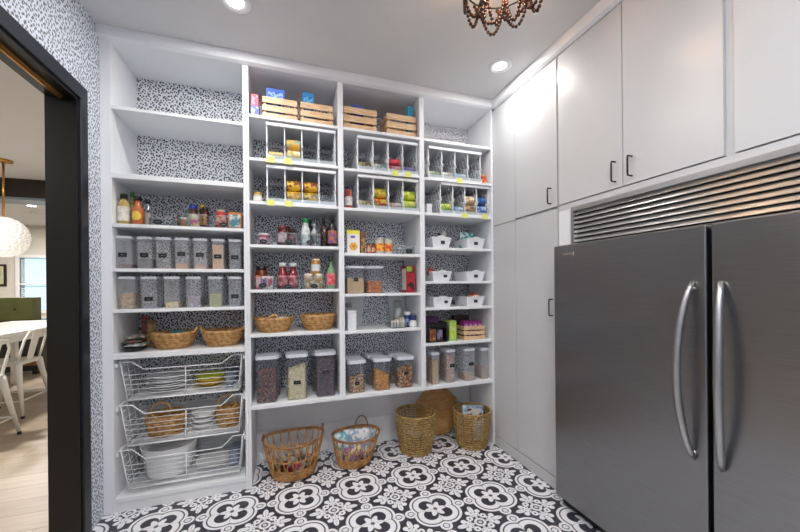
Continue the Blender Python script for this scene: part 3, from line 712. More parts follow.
# ------------------------------------------------------------------ can dispensers
def dispenser(x0,z,w,label,h=.266,d=.34):
    t=thing('can_dispenser',label,'can dispenser',(x0,.013,z+G),group='white lattice can dispensers')
    MB().box(0,w,0,.02,h-.022,h).build('top_rail',WPLAST,t,bev=.003)
    MB().box(0,w,0,.012,0,.032).box(0,w,.012,d,0,.004).build('base_tray',WPLAST,t,bev=.001)
    MB().box(0,w,d-.01,d,h-.05,h-.03).build('back_rail',WPLAST,t)
    n=5; lane=(w-.008)/4
    for k in range(n):
        x=k*lane; b=MB()
        b.box(x,x+.008,.0205,.03,.004,h-.001); b.box(x,x+.008,d-.0095,d-.001,.004,h*.75)
        def bar(y0,z0,y1,z1,q=.004):
            b.tube([(x+.004,y0,z0),(x+.004,y1,z1)],q,4,up=(1,0,0))
        bar(.03,h-.01,d-.01,h*.75); bar(.03,h*.45,d-.01,h*.55); bar(.03,h*.40,d*.5,h*.62); bar(.03,.02,d-.01,.06)
        for j in range(6):
            q0=.03+(d-.05)*j/6; q1=.03+(d-.05)*(j+1)/6; bar(q0,h*.5,q1,.03,.004); bar(q1,h*.5,q0,.03,.004); bar(q0,h*.5,q1,h*(.88-.2*j/6),.004)
        b.prism([(.0,h*.42),(.02,h*.36),(.02,h*.56)],x+.001,x+.007,'yz')
        b.build('lane_divider',WPLAST,t)
        MB().box(x+.003,x+.005,.031,d-.010,.006,h*.74).build('divider_web',LATT,t)
    fl=MB(); lp=MB()
    for k in range(4):
        xa=k*lane+.010; xb=(k+1)*lane-.002
        fl.add([(xa,.025,.018),(xb,.025,.018),(xb,d-.02,.035),(xa,d-.02,.035),(xa,.03,h*.5),(xb,.03,h*.5)],[(0,1,2,3)])
        lp.box(xa,xb,-.003,-.001,.010,.075)
    fl.build('ramp',LATT,t); lp.build('clear_lip',CLR,t)
    return lane
def lying_can(x,y,z,r,L,col,col2,label):
    t=thing('food_can',label,'can',(x,y,z))
    MB().lathe([(r,-L/2+.003),(r,L/2-.003)],20,axis='x',cap=False).build('label_wrap',M(col,.4,hex2=col2,nscale=28,lo=.48,hi=.52),t)
    MB().lathe([(r*.98,-L/2),(r,-L/2+.002),(r,-L/2+.003)],20,axis='x').lathe([(r,L/2-.003),(r,L/2-.002),(r*.98,L/2)],20,axis='x').build('tin_ends',STEELB,t)
R_=.040
def fill(x0,z,lane,k,cans,what,low=False):
    for j,(c,c2) in enumerate(cans):
        r=R_; xx=x0+k*lane+lane/2+.004; L=lane-.02
        if low: r=.027
        lying_can(xx,.013+.034+r+(0.004 if j else 0),z+.022+r+j*(2*r+.002)+G+(.002),r,L,c,c2,what+(', lower one' if len(cans)>1 and j==0 else ', upper one' if len(cans)>1 else ''))
z=Z2[1]; x0=-.125; ln_=dispenser(x0,z,.49,'upper can dispenser in the second column, one lane of yellow cans')
fill(x0,z,ln_,0,[('#d9b04a','#e8cf86')],'single yellow can in first lane of the second column upper dispenser',True)
fill(x0,z,ln_,1,[('#e0c05a','#efe6c0'),('#d9a63a','#8fa08a')],'yellow can in second lane of the second column upper dispenser')
z=Z2[2]; ln_=dispenser(x0,z,.49,'lower can dispenser in the second column, with two lanes of pineapple-yellow cans')
fill(x0,z,ln_,1,[('#e6be3c','#b87a20'),('#e0b52e','#7a3a18')],'yellow and brown can in second lane of the second column lower dispenser')
fill(x0,z,ln_,2,[('#e2bb34','#6a5a20'),('#dcae2c','#8a3c1a')],'yellow and brown can in third lane of the second column lower dispenser')
jar(-.185,.07,z,.030,.075,'#d8c9b4','#c79a3c','short jar with gold lid left of the second column lower dispenser',lab='#e8e6e2',lidh=.014)
z=Z3[1]; x0=.530; ln_=dispenser(x0,z,.500,'upper can dispenser in the third column, red and purple tins at its right')
fill(x0,z,ln_,0,[('#d8c486','#6a5a46')],'cream patterned tin in first lane of third column upper dispenser',True)
fill(x0,z,ln_,1,[('#dfe4e4','#7aa09a')],'white and teal tin in second lane of third column upper dispenser',True)
fill(x0,z,ln_,2,[('#c8344a','#e8a8b0'),('#a82c40','#d84a5a')],'red tin in third lane of third column upper dispenser',True)
fill(x0,z,ln_,3,[('#5a4a86','#8a7ab0')],'purple tin in fourth lane of third column upper dispenser',True)
z=Z3[2]; ln_=dispenser(x0,z,.500,'lower can dispenser in the third column, lime can in its last lane')
fill(x0,z,ln_,0,[('#dccb9a','#8a7a5a')],'cream tin in first lane of third column lower dispenser',True)
fill(x0,z,ln_,1,[('#c8502c','#e6c04a'),('#d8b03a','#7a8a3a')],'red and yellow can in second lane of third column lower dispenser')
fill(x0,z,ln_,2,[('#c08a7a','#d8d0c8')],'pinkish tin in third lane of third column lower dispenser',True)
fill(x0,z,ln_,3,[('#b8cf3e','#d8dc6a'),('#c8d040','#8aa030')],'lime yellow can in fourth lane of third column lower dispenser')
jar(.468,.068,z,.028,.150,'#b04a34','#a8402e','tall sauce jar with red lid left of third column lower dispenser',lab='#e6e2dc',lab2='#c8c4c2',lidh=.016)
z=Z4[1]; x0=1.125; ln_=dispenser(x0,z,.500,'upper can dispenser in the right-hand column, with pale and light blue tins')
fill(x0,z,ln_,0,[('#c8ccb0','#6a8a5a')],'pale green tin in first lane of right column upper dispenser',True)
fill(x0,z,ln_,1,[('#e0e2dc','#b0b4b0')],'white tin in second lane of right column upper dispenser',True)
fill(x0,z,ln_,2,[('#8ab4d0','#d0dce4')],'light blue tin in third lane of right column upper dispenser',True)
jar(1.672,.070,z,.026,.085,'#c8482c','#e08a2a','small red and orange jar right of the upper dispenser, beside white cabinet',lab='#d8562c',lab2='#f0a840')
z=Z4[2]; x0=1.232; ln_=dispenser(x0,z,.470,'lower can dispenser in the right-hand column, with green and blue cans')
fill(x0,z,ln_,0,[('#8ab83a','#e0dc4a')],'green and yellow can in first lane of right column lower dispenser')
fill(x0,z,ln_,1,[('#4a78b8','#c8d4e8')],'blue and white can in second lane of right column lower dispenser',True)
fill(x0,z,ln_,2,[('#c8a06a','#7a5a3a'),('#c8a878','#e8dcc0')],'tan and brown can in third lane of right column lower dispenser')
fill(x0,z,ln_,3,[('#4a70b0','#a8c0e0'),('#2a4a86','#4a70b0')],'blue can in fourth lane of right column lower dispenser')
carton(1.140,.075,z,.045,.06,.085,'#dfe0e2','small plain white box left of the lower right dispenser')
YEL=M('#e4e77e',.5,name='yellow_tag')
for x,z,l in [(-.095,2.30,'yellow tag hanging under first lane of second column upper dispenser'),(.020,2.30,'yellow tag hanging under second lane of second column upper dispenser'),
              (-.098,1.997,'yellow tag hanging under first lane of second column lower dispenser'),(.022,1.997,'yellow tag hanging under second lane of second column lower dispenser'),
              (.830,2.293,'yellow tag under the red tins of third column'),(.935,2.293,'yellow tag under the purple tin of third column'),
              (1.400,2.285,'yellow tag under the light blue tin of right column'),(1.445,1.995,'yellow tag under the blue and white can of right column'),(1.640,1.995,'yellow tag under the last lane of right column lower dispenser')]:
    tag(MB().box(-.026,.026,-.0042,-.003,-.026,.016).box(-.026,.026,-.003,-.0002,.002,.016).build('shelf_tag',YEL,None,(x,0,z)),l,'shelf tag',group='yellow shelf tags')

# ------------------------------------------------------------------ second column jars and bottles
z=Z2[3]
acrylic_bin(-.148,z,.115,.072,'small clear bin with one pink jar, far left of its shelf')
jar(-.148,.085,z+.004,.040,.085,'#b4506a','#d8ccd0','pink preserve jar with pale lid, alone in its small clear bin',lab='#c8708a',lab2='#e2c2cc')
acrylic_bin(.012,z,.148,.090,'clear bin holding dark red jars',tagx=.01)
jar(-.022,.08,z+.004,.033,.140,'#5a1c28','#6a2432','dark red jar with pale pink label in the second clear bin',lab='#c8a0a8',lab2='#e0c8c8')
jar(.048,.085,z+.004,.027,.125,'#2e1418','#3a1a1c','near-black jar with dark lid in the second clear bin',lab='#5a3034',lab2='#8a5a5a')
jar(.005,.15,z+.004,.03,.155,'#4a1c22','#5a1a24','taller dark red jar at the back of the second clear bin')
acrylic_bin(.178,z,.142,.085,'clear bin holding a green-capped white bottle',tagx=-.005)
bottle(.142,.08,z+.004,.032,.205,'#dfe4e2','#2aa05a','white dressing bottle with bright green cap','#e8ecea','#b8c8c0',capr=.6,neck=.6)
bottle(.205,.08,z+.004,.022,.172,'#b8b8bc','#c8c8cc','clear glass bottle with grey cap right of the green-capped bottle','#4a4a50',capr=.5)
bottle(.182,.16,z+.004,.024,.220,'#26303a','#1e4a36','dark tall bottle behind the green-capped and clear bottles')
bottle(.279,.085,z,.029,.225,'#32201c','#1c1a1c','slim dark sauce bottle between the bins and purple-labelled bottle',shoulder=.58)
bottle(.341,.070,z,.0365,.238,'#20161c','#16181a','tall dark bottle with purple label at right end of its shelf','#6a4a8a','#b06a4a',shoulder=.6,capr=.45)
z=Z2[4]
acrylic_bin(-.150,z,.135,.085,'clear bin with pink and white packets, far left of its shelf',tagx=-.005)
jar(-.172,.15,z+.004,.043,.165,'#7a3418','#15120f','large amber jar with black lid behind the pink packets',lab='#d8b040',lab2='#a8442c')
for k,(dx,c,c2,l) in enumerate([(-.035,'#d06a7a','#eac8c8','pink packet standing left in the far-left clear bin'),(.005,'#e4d8d8','#8a5aa0','white and purple packet standing middle in the far-left clear bin'),(.043,'#e6e0da','#c04a5a','cream packet standing right in the far-left clear bin')]):
    carton(-.150+dx,.075,z+.004,.036,.05,.09,c,l,c2,c,name='snack_packet',cat='packet')
acrylic_bin(.014,z,.152,.090,'clear bin with two red sauce bottles',tagx=0,tagz=.22)
for dx,l in ((-.036,'left red sauce bottle with white cap'),(.036,'right red sauce bottle with white cap')):
    bottle(.014+dx,.075,z+.004,.0345,.190,'#7a1826','#e4e6e6',l,'#d8868e','#a8283a',shoulder=.58,neck=.66,capr=.72)
acrylic_bin(.198,z,.148,.085,'clear bin with three cream jars',tagx=0,tagz=.25)
for dx,dz,l in ((-.036,.004,'lower left cream jar of the three'),(.036,.004,'lower right cream jar of the three')):
    jar(.198+dx,.075,z+dz,.0355,.110,'#cdb188','#e9e0cc',l,lab='#e2ddd2',lab2='#b8924e',lidh=.020)
jar(.214,.075,z+.115,.035,.112,'#c8923e','#dcc8a0','honey jar balanced on top of the two cream jars',lab='#d8dadc',lidh=.018)
bottle(.326,.068,z,.032,.248,'#7aa078','#2a3a2c','glass bottle with red label and dark cap at right end of its shelf','#d84a5a','#e88a8a',shoulder=.54,neck=.42,capr=.55)
z=Z2[5]
woven_basket(-.086,.15,z,.137,.12,.100,'seagrass basket with a looped front handle, left of the middle pair',WICK,8,.72,'front',.034,.034)
woven_basket(.236,.15,z,.132,.12,.112,'seagrass basket with a straight rim, right of the middle pair',WICK,8,.70,'none')
crumple(-.086,.16,z+.03,.18,.12,.085,['#3c5a8a','#d8d8dc','#6a7a9a'],'blue and white packets inside the seagrass basket with front handle','packet','snack_packet',5)
# pop-top canisters, second column
z=.568
kw=dict(frost=False,lidh=.024,lidover=.008,group='square pop-top canisters',taper=.985)
canister(-.135,.035+.075,z,.140,.14,.335,'tall square canister of dark mixed beans, leftmost on the bottom shelf',['#5a3028','#8a5248','#2c1c1c','#a8705e'],'dark red mixed beans in the leftmost tall canister',.74,size=.021,n=330,**kw)
canister(.072,.035+.075,z,.140,.14,.335,'tall square canister of cream pasta, middle of three on the bottom shelf',['#f0e4bc','#e0cc94','#faf2d8'],'cream pasta pieces in the middle tall canister',.76,(.0,.38,.050,.026),size=.021,n=330,slope=.018,**kw)
canister(.279,.035+.075,z,.140,.14,.335,'tall square canister of near-black beans, right of three tall ones',['#4a3646','#6a5264','#2c2030','#7c5c6c'],'near-black purple beans in the third tall canister',.95,(.0,.55,.050,.026),size=.020,n=360,**kw)

for k,x in enumerate([-.118,.068,.262]):
    canister(x,.035+.225,z,.140,.14,.312,'empty tall canister in the back row, behind the '+['dark mixed beans','cream pasta','near-black beans'][k],['#b8a890','#a89880'],'thin layer of grain in the tall back canister, behind the '+['dark mixed beans','cream pasta','near-black beans'][k],.12,size=.016,n=50,**kw)
# ------------------------------------------------------------------ third column
z=Z3[3]
yb=carton(.497,.068,z,.098,.05,.178,'#e9e7e2','yellow-topped white snack box with a golden flower-like picture')
MB().box(-.0495,.0495,-.0257,.0257,.150,.1785).build('yellow_top',M('#e6dc3c',.5),yb)
MB().box(-.022,.012,-.0262,-.0252,.118,.136).build('printed_mark',M('#6a5aa0',.5),yb)
fb=MB()
for k in range(6):
    a=k*PI/3; fb.ball((.497+.018*math.cos(a),.0415,z+.055+.018*math.sin(a)),.014,8,5,0,(1,.08,1))
fb.ball((.497,.041,z+.055),.012,8,5,1,(1,.1,1)); 
fo=fb.build('picture_print',[M('#e0a83a',.5),M('#c87a2a',.5)]); fo.parent=yb; fo.location=(-.497,-.068,-z-G)
carton(.572,.085,z,.034,.08,.165,'#8a5a2e','narrow brown carton wedged right of the yellow snack box','#b8863e','#5a3420')
for k,(x,h,c,l) in enumerate([(.622,.062,'#a85a3a','small spice jar with brown label, left of the small pair'),(.658,.062,'#8a4a34','small spice jar touching the patterned cans, right of the small pair')]):
    jar(x,.065,z,.0165,.085,c,'#3a2c28',l,lab='#c8a088',lab2='#a84a34')
for k,(x,y,h,c,c2,l) in enumerate([(.712,.07,.125,'#d8502e','#e8b83a','red and yellow can, left of the front pair beside the spice jars'),(.786,.07,.125,'#e0a832','#c83a2a','yellow and red can, right of the front pair'),(.748,.145,.155,'#b83a2e','#d8c060','taller red can with blue lid behind the front pair')]):
    jar(x,y,z,.036,h,'#c8c4b8','#3c4a8c' if k==2 else '#b8b8b8',l,cat='can',lab=c,lab2=c2,name='food_can',lidh=.01)
acrylic_bin(.925,z,.150,.065,'nearly empty clear bin, alone at right of its shelf',tagx=.025,tagz=.4,oval=False)
z=Z3[4]
canister(.512,.115,z,.135,.14,.215,'square canister half full of tan flour',['#d8ba8a','#ceb07e'],'tan flour filling the square canister beside the orange cubes',.62,(.02,.50,.036,.026),size=.006,n=500,**{**kw,'lidh':.02})
canister(.668,.115,z,.125,.14,.215,'square canister of orange snack cubes beside the flour canister',['#c8682a','#e08a3a','#b8501e','#e8b878'],'orange snack cubes in the canister right of the flour',.50,size=.018,n=260,**{**kw,'lidh':.02})
carton(.975,.13,z,.075,.13,  .222,'#9c1c28','red snack carton with green top corner, standing at right end of shelf','#b0242e','#2a1416',side='#e4dcd8')
MB().box(.94,.985,.0635,.0643,z+.175,z+.215).build('green_flash',M('#8ab83a',.5),[o for o in COL.objects if o.get('label','').startswith('red snack carton')][0],(-.975,-.13,-z-G))
z=Z3[5]
tag(MB().prism([(.4215,z+G),(.628,z+G),(.648,z+.262),(.4215,z+.262)],.372,.392).build('foam_board',M('#eeefef',.6),bev=.002),'plain white board at back left, behind the white tub','board')
tag(MB().prism([(.890,z+G),(1.034,z+G),(1.034,z+.262),(.868,z+.262)],.372,.392).build('foam_board',M('#eeefef',.6),bev=.002),'plain white board at back right, behind the navy supplement tubs','board')
t=thing('white_tub','square white tub with lid, at left end of its shelf','tub',(.482,.075,z+G)); MB().box(-.034,.034,-.034,.034,0,.132).build('body',WPLAST,t,bev=.006); MB().box(-.036,.036,-.036,.036,.1325,.152).build('lid',WPLAST,t,bev=.004)
jar(.478,.165,z,.030,.205,'#c8c8b8','#8a8c86','clear glass jar with grey lid peeking behind the white tub',clear=True)
jar(.905,.20,z,.038,.215,'#d8d8d2','#9a8c6a','tall clear jar standing behind the navy tubs',clear=True,lidh=.012)
jar(.955,.10,z,.030,.125,'#22346a','#e6e8ec','navy supplement tub with white lid, taller of two',cat='supplement tub',lab='#24386e',lab2='#8a9ab8',name='supplement_tub',lidh=.026)
jar(.992,.066,z,.031,.100,'#e2e4e6','#26386a','short supplement tub, white below with navy top',cat='supplement tub',lab='#e6e8ea',name='supplement_tub',lidh=.042)
acrylic_bin(.86,z,.12,.045,'low clear bin of cream sachets left of the navy tubs',tagx=None,d=.2)
for k in range(5):
    carton(.815+.022*k,.08+.004*k,z+.004,.017,.06,.050+.006*k,['#e4dfd2','#d8d2c4','#ebe8e0','#d2cab8','#e6e2d6'][k],'cream sachet in the low clear bin, '+['leftmost','second from left','middle','second from right','rightmost'][k]+' of five',name='tea_sachet',cat='sachet',rz=.1*k-.2,group='cream sachets')
z=.568
for k,(x,c,nm,fl,tg,lb) in enumerate([(.517,['#b8865a','#e0bc94','#70422a','#f0d8b0'],'brown and cream nut mix in the leftmost short canister',.52,(0,.30,.036,.026),'short square canister of brown nut mix, leftmost of the front three'),
      (.722,['#e09a34','#f0b84a','#c87a26','#d88a30'],'golden orange snacks in the middle short canister',.62,None,'short square canister of golden orange snacks, middle of the front three'),
      (.920,['#b06c38','#d89c60','#683818','#e8c490'],'brown cereal mix in the rightmost short canister',.70,(0,.48,.036,.026),'short square canister of brown cereal mix, rightmost of the front three')]):
    canister(x,.035+.07,z,.128,.13,.252,lb,c,nm,fl,tg,size=.026,n=230,slope=(.015 if k!=1 else -.018),**kw)
for k,x in enumerate([.510,.706,.895]):
    canister(x,.035+.22,z,.128,.13,.252,'empty short canister in the back row, behind the '+['nut mix','golden snacks','cereal mix'][k],['#b8a890','#a89880'],'pale grain in the back canister, behind the '+['nut mix','golden snacks','cereal mix'][k],.3,size=.016,n=90,**kw)

# ------------------------------------------------------------------ right column
def white_bin(x,z,label,w=.175,h=.088,d=.26,oval=False,tagx=.0):
    t=thing('white_bin',label,'bin',(x,.03+d/2,z+G),group='white plastic shelf bins')
    b=MB(); n=16
    def ring(ww,dd,zf):
        P=[]
        for k in range(n): 
            s=k/n; P.append((-ww/2+ww*s,-dd/2,zf(s)))
        for k in range(n): P.append((ww/2,-dd/2+dd*k/n,zf(0)))
        for k in range(n):
            s=1-k/n; P.append((-ww/2+ww*s,dd/2,zf(s)))
        for k in range(n): P.append((-ww/2,dd/2-dd*k/n,zf(0)))
        return P
    top=lambda s: h+.014*max(0,math.cos((s-.5)*PI*2.2))**1.0 if abs(s-.5)<.227 else h
    R0=ring(w*.80,d*.85,lambda s:0); R1=ring(w*.97,d*.97,lambda s:top(s)-.01); R2=ring(w,d,lambda s:top(s)-.008); R3=ring(w,d,lambda s:top(s)); R4=ring(w*.955,d*.955,lambda s:top(s)); R5=ring(w*.77,d*.82,lambda s:.004)
    rs=[R0,R1,R2,R3,R4,R5]; N_=4*n; vs=sum(rs,[]); fs=[(i*N_+k,i*N_+(k+1)%N_,(i+1)*N_+(k+1)%N_,(i+1)*N_+k) for i in range(5) for k in range(N_)]
    fs+= [tuple(range(N_-1,-1,-1)),tuple(5*N_+k for k in range(N_))]
    b.add(vs,fs,0); b.build('body',WPLAST,t)
    black_tag(t,tagx,-d*.485,h*.52,.036,.026,oval)
    return t
z=Z4[3]
white_bin(1.245,z,'white bin with a dark bottle top showing, left one of the highest pair',.18,.092,tagx=.01)
white_bin(1.573,z,'white bin under a teal packet, right one of the highest pair',.18,.092)
bottle(1.262,.12,z+.005,.018,.135,'#c8c2c0','#3a3436','small bottle with dark cap in left bin of the highest pair',cat='bottle')
carton(1.305,.13,z+.005,.030,.04,.150,'#c9c9c6','upright grey packet in left bin of the highest pair')
tag(MB().taper(.13,.05,.15,.008,0,.155).build('chip_bag',M('#2f8f90',.3,hex2='#cfe0dc',nscale=25,lo=.52,hi=.56),None,(1.56,.17,z+.005+G),bev=.003),'teal and white bag standing in right bin of the highest pair','bag')
z=Z4[4]
white_bin(1.245,z,'white bin with a red packet inside, left one of the middle pair',.18,.082,oval=True,tagx=.03)
white_bin(1.570,z,'white bin, right one of the middle pair, filled level',.18,.082)
crumple(1.205,.13,z+.005,.08,.10,.12,['#c8342e','#e0584a'],'bright red packet poking from left bin of the middle pair','packet','snack_packet',7)
crumple(1.56,.17,z+.005,.11,.12,.075,['#c8b8a0','#d8d0c4'],'beige packets low in right bin of the middle pair','packet','snack_packet',17)
z=Z4[5]
white_bin(1.250,z,'white bin, left one of the lowest pair, oval label',.18,.082,oval=True,tagx=.03)
white_bin(1.565,z,'white bin with an orange packet, right one of the lowest pair',.18,.082)
crumple(1.600,.14,z+.005,.08,.10,.125,['#d87a2e','#c85a3a','#e8b04a'],'orange packet poking from right bin of the lowest pair','packet','snack_packet',9)
crumple(1.25,.17,z+.005,.11,.12,.07,['#8a6a4a','#b89a7a'],'brown packets low in left bin of the lowest pair','packet','snack_packet',19)
z=Z4[6]
t=thing('black_caddy','black-framed caddy of brown and purple packets at left end of its shelf','caddy',(1.20,.035+.11,z+G))
b=MB(); 
for zz in (.006,.145): b.tube([(-.085,-.11,zz),(.085,-.11,zz),(.085,.11,zz),(-.085,.11,zz)],.006,6,True)
for sx in (-1,1):
    for sy in (-1,1): b.tube([(sx*.085,sy*.11,.0),(sx*.085,sy*.11,.15)],.006,6)
b.box(-.085,.085,-.11,.11,.0,.006); b.build('frame',BLACK,t); MB().box(-.086,.086,-.112,-.11,.12,.165).box(.084,.086,-.11,.11,.0,.165).build('band',BLACK,t)
carton(1.165,.085,z+.007,.055,.06,.105,'#9a6a44','brown jar-shaped packet at front left inside the black caddy','#7a4a2e','#c09060')
carton(1.228,.085,z+.007,.058,.06,.105,'#3a2a3c','dark packet with mauve print at front right inside the black caddy','#8a84a4','#4a3440')
carton(1.20,.19,z+.007,.14,.06,.195,'#5a3a6a','wide purple box rising behind the black caddy','#7a5088','#4a2e5a')
carton(1.348,.10,z,.068,.11,.172,'#a8c46a','lime green and white tea box between the caddy and crate','#c8d890','#b4d03a')
crate(1.560,.145,z,.205,.20,.118,'small slatted crate of purple cartons beside the lime tea box',group=None)
for k in range(4): carton(1.492+.045*k,.115,z+.010,.040,.08,.150,'#8a2a7c','purple carton in the small slatted crate, '+['leftmost','second from left','second from right','rightmost'][k]+' of four','#e0b8dc','#a03c90',group='purple cartons in the small crate')
carton(1.53,.25,z+.0,.16,.05,.20,'#3a2c30','dark wide carton at back of shelf behind the small crate')
z=.568
for k,(x,w,c,nm,fl,tg,sz,h,lb) in enumerate([(1.183,.068,['#d0a468','#b88848','#e0bc88'],'tan cereal in the narrow front-left canister of the right column',.80,None,.012,.265,'narrow tall canister of tan cereal, leftmost of the four'),
     (1.327,.085,['#b89488','#8a6458','#d8c0b0','#a07c6c'],'pinkish brown nuts in the second canister of the right column',.88,(.12,.52),.016,.280,'tall canister of pinkish brown nuts, second of the four'),
     (1.510,.105,['#c8ac90','#b89878'],'shallow layer of tan grain in the widest canister of the right column',.16,(.1,.52),.010,.278,'widest tall canister, almost empty, third of the four'),
     (1.660,.068,['#b89c90','#c8b0a4','#9c8074'],'pale pinkish grain in the rightmost canister',.38,None,.012,.272,'narrow tall canister at the right end, fourth of the four')]):
    canister(x,.035+.08,z,w,.15,h,lb,c,nm,fl,tg,size=sz,n=320 if k<2 else 140,lidh=.020,group='tall frosted canisters on the bottom right shelf')

# ------------------------------------------------------------------ floor baskets and board
def rattan_basket(x,y,a,b,a0,b0,h,label,rz,handles,arches=20,saddle=.02,skew=(0,0),mat=WICKR):
    t=thing('rattan_basket',label,'basket',(x,y,0.0005),rz)
    def P(th,q,off=0):  # q 0..1 height
        aa=a0+(a-a0)*q**.8+off; bb=b0+(b-b0)*q**.8+off
        return Vector((aa*math.cos(th)+skew[0]*q,bb*math.sin(th)+skew[1]*q,.006+(h-.006)*q+saddle*q*(abs(math.cos(th))**2)))
    base=MB()
    for k in range(5):
        q=.02+.045*k; base.tube([P(2*PI*j/48,q,.003*(1 if (j+k)%2 else -1)) for j in range(48)],.0062,5,True)
    base.lathe([(1,.002),(1,.006)],32,sx=a0,sy=b0); base.build('woven_base',mat,t)
    rb=MB()
    for q,r in ((.27,.0055),(.56,.006)): rb.tube([P(2*PI*j/48,q) for j in range(48)],r,6,True)
    rb.build('ring_band',mat,t)
    ar=MB()
    for k in range(arches):
        t0=2*PI*k/arches; w_=2*PI/arches*.5
        pts=[]
        for j in range(17):
            v=-1+j/8; q=.14+.83*(1-abs(v)**2.3); th=t0+w_*1.12*math.copysign(math.sin(PI*abs(v)**.55),v) if v else t0
            pts.append(P(th,q,.002))
        ar.tube(pts,.0044,5)
    ar.build('looped_spokes',mat,t)
    rm=MB()
    for o_,zz in ((0,0),(.004,.006)): rm.tube([P(2*PI*j/48,1,o_+.002*(j%2))+Vector((0,0,zz)) for j in range(48)],.0052,6,True)
    rm.build('rim',M('#b88656',.5,hex2='#8a5c36',nscale=25,bump=.3),t)
    for th,w_,hh in handles:
        p=[]
        for j in range(13):
            q=PI*j/12; v=P(th+w_*math.cos(q),1); v.z+=hh*math.sin(q); p.append(v)
        MB().tube(p,.0055,6).build('handle',M('#a8784c',.5,hex2='#7a5030',nscale=25,bump=.3),t)
    return t
rattan_basket(.045,.105,.215,.165,.145,.115,.262,'large open-loop rattan basket, leftmost on the tiled floor',.0,[(0,.22,.06),(PI,.22,.03)],saddle=.025)
for k,(x,y,c,l) in enumerate([(.0,.10,'#8a2a3a','dark red bag at the bottom of the large rattan basket'),(.11,.12,'#5a5a66','grey-blue bag at the bottom of the large rattan basket'),(-.04,.14,'#6e8a5a','green bag at the bottom left of the large rattan basket'),(.055,.06,'#b8405a','pink bag at the front of the large rattan basket')]):
    crumple(x,y,.012,.11,.09,.12,[c,'#b8b4ac','#4a3a34'][:2+k%2],l,'bag','grocery_bag',20+k,4)
rattan_basket(.500,.115,.185,.155,.125,.105,.215,'smaller rattan basket filled with blue and white bags, second on floor',.05,[(1.1,.30,.085)],saddle=.012,skew=(.02,.01))
def bag(x,y,z,w,h,c,c2,label,rz,tilt,seed):
    b=MB(); n=12; vs=[];fs=[]
    for s in (-1,1):
        for i in range(n+1):
            for j in range(n+1):
                u_=i/n*2-1; v_=j/n; th=.028*(1-u_**4)*(1-(2*v_-1)**6)
                yy=s*(th+.0006)+.004*math.sin(9*u_+seed)*(v_) ; vs.append((u_*w/2*(1-.06*math.sin(v_*9+seed)),yy*1.0+tilt*v_*h,v_*h))
    q=(n+1)**2
    for i in range(n):
        for j in range(n):
            a_=i*(n+1)+j; fs.append((a_,a_+1,a_+n+2,a_+n+1)); fs.append((q+a_,q+a_+n+1,q+a_+n+2,q+a_+1))
    for i in range(n):
        for e in ((i,i+1),(n*(n+1)+i,n*(n+1)+i+1),(i*(n+1),(i+1)*(n+1)),(i*(n+1)+n,(i+1)*(n+1)+n)): fs.append((e[0],e[1],q+e[1],q+e[0]))
    b.add(vs,fs,0,True); return tag(b.build('snack_bag',M(c,.3,hex2=c2,nscale=22,lo=.5,hi=.53),None,(x,y,z),rz),label,'bag')
bag(.415,.125,.015,.13,.225,'#7ec4d4','#e4ecf0','light blue bag poking out at left of the second floor basket',.25,.1,1)
bag(.53,.13,.015,.20,.235,'#f0f1f4','#9ab0cc','large white bag with blue print in the second floor basket',-.1,.05,2)
bag(.595,.17,.015,.14,.205,'#cfd8e2','#7fb0c8','pale blue bag at the right of the second floor basket',-.35,.05,3)
bag(.48,.065,.015,.14,.13,'#8a6aa4','#e0d4a8','purple and cream bag low at front of the second floor basket',.05,.1,4)
STRAW2=M('#bd9c62',.55,hex2='#8f7142',nscale=40,bump=.2)
def straw_basket(x,y,r0,r1,h,label,rows=15,ph=0):
    t=thing('straw_basket',label,'basket',(x,y,.0005),group=None)
    rad=lambda q: r0+(r1-r0)*math.sin(min(1,q*1.15)*PI/2)
    m=MB(); n=56
    for i in range(rows):
        q=(i+.5)/rows; zz=.012+(h-.03)*i/(rows-1)
        m.tube([((rad(q)+.0022*(1 if (j+i)%2 else -1))*math.cos(2*PI*j/n),(rad(q)+.0022*(1 if (j+i)%2 else -1))*math.sin(2*PI*j/n),zz) for j in range(n)],.0056 if i>1 else .0095,5,True)
    m.cyl(r0*.97,.002,.009,32)
    m.build('weave',STRAW2,t)
    st=MB()
    for j in range(28):
        a_=2*PI*j/28; st.tube([(rad(q)*math.cos(a_),rad(q)*math.sin(a_),.008+(h-.012)*q) for q in (0,.2,.4,.6,.8,1)],.0042,5)
    st.build('stakes',STRAW2,t)
    rm=MB()
    for dz,dr in ((0,0),(.008,.003)): rm.tube([((r1+dr)*math.cos(2*PI*j/48),(r1+dr)*math.sin(2*PI*j/48),h-.008+dz+.001*(j%2)) for j in range(48)],.0065,6,True)
    rm.build('rim',STRAW2,t)
    hb=MB(); hb.tube([(.065*math.cos(PI*j/12+ph),-r1-.008,h-.045+.05*math.sin(PI*j/12)) for j in range(13)],.006,6); hb.build('handle',STRAW2,t)
    return t
straw_basket(1.035,.140,.125,.166,.325,'tall round straw basket, empty, standing before the wooden board')
straw_basket(1.538,.075,.122,.158,.305,'tall round straw basket holding a picture book, in the corner by the cabinet',14)
t=thing('picture_book','pale blue book standing upright in the corner straw basket','book',(1.565,.10,.02),-.35)
MB().box(-.085,.085,-.012,.012,0,.30).build('pages',M('#e6e2d8',.6),t); MB().box(-.088,.088,-.0155,-.0125,0,.305).box(-.088,.088,.0125,.0155,0,.305).box(-.091,-.088,-.0155,.0155,0,.305).build('cover',M('#8fb4d4',.4,hex2='#dfe6ec',nscale=14,lo=.5,hi=.54),t)
MB().box(-.06,.07,-.0165,-.0157,.18,.285).build('cover_panel',M('#e4dcd8',.5,hex2='#6a4a6a',nscale=28,lo=.52,hi=.56),t)
carton(1.49,.06,.02,.07,.05,.22,'#8a5a3a','brown packet beside the blue book in the corner straw basket','#c09a6a','#6a3a2a')
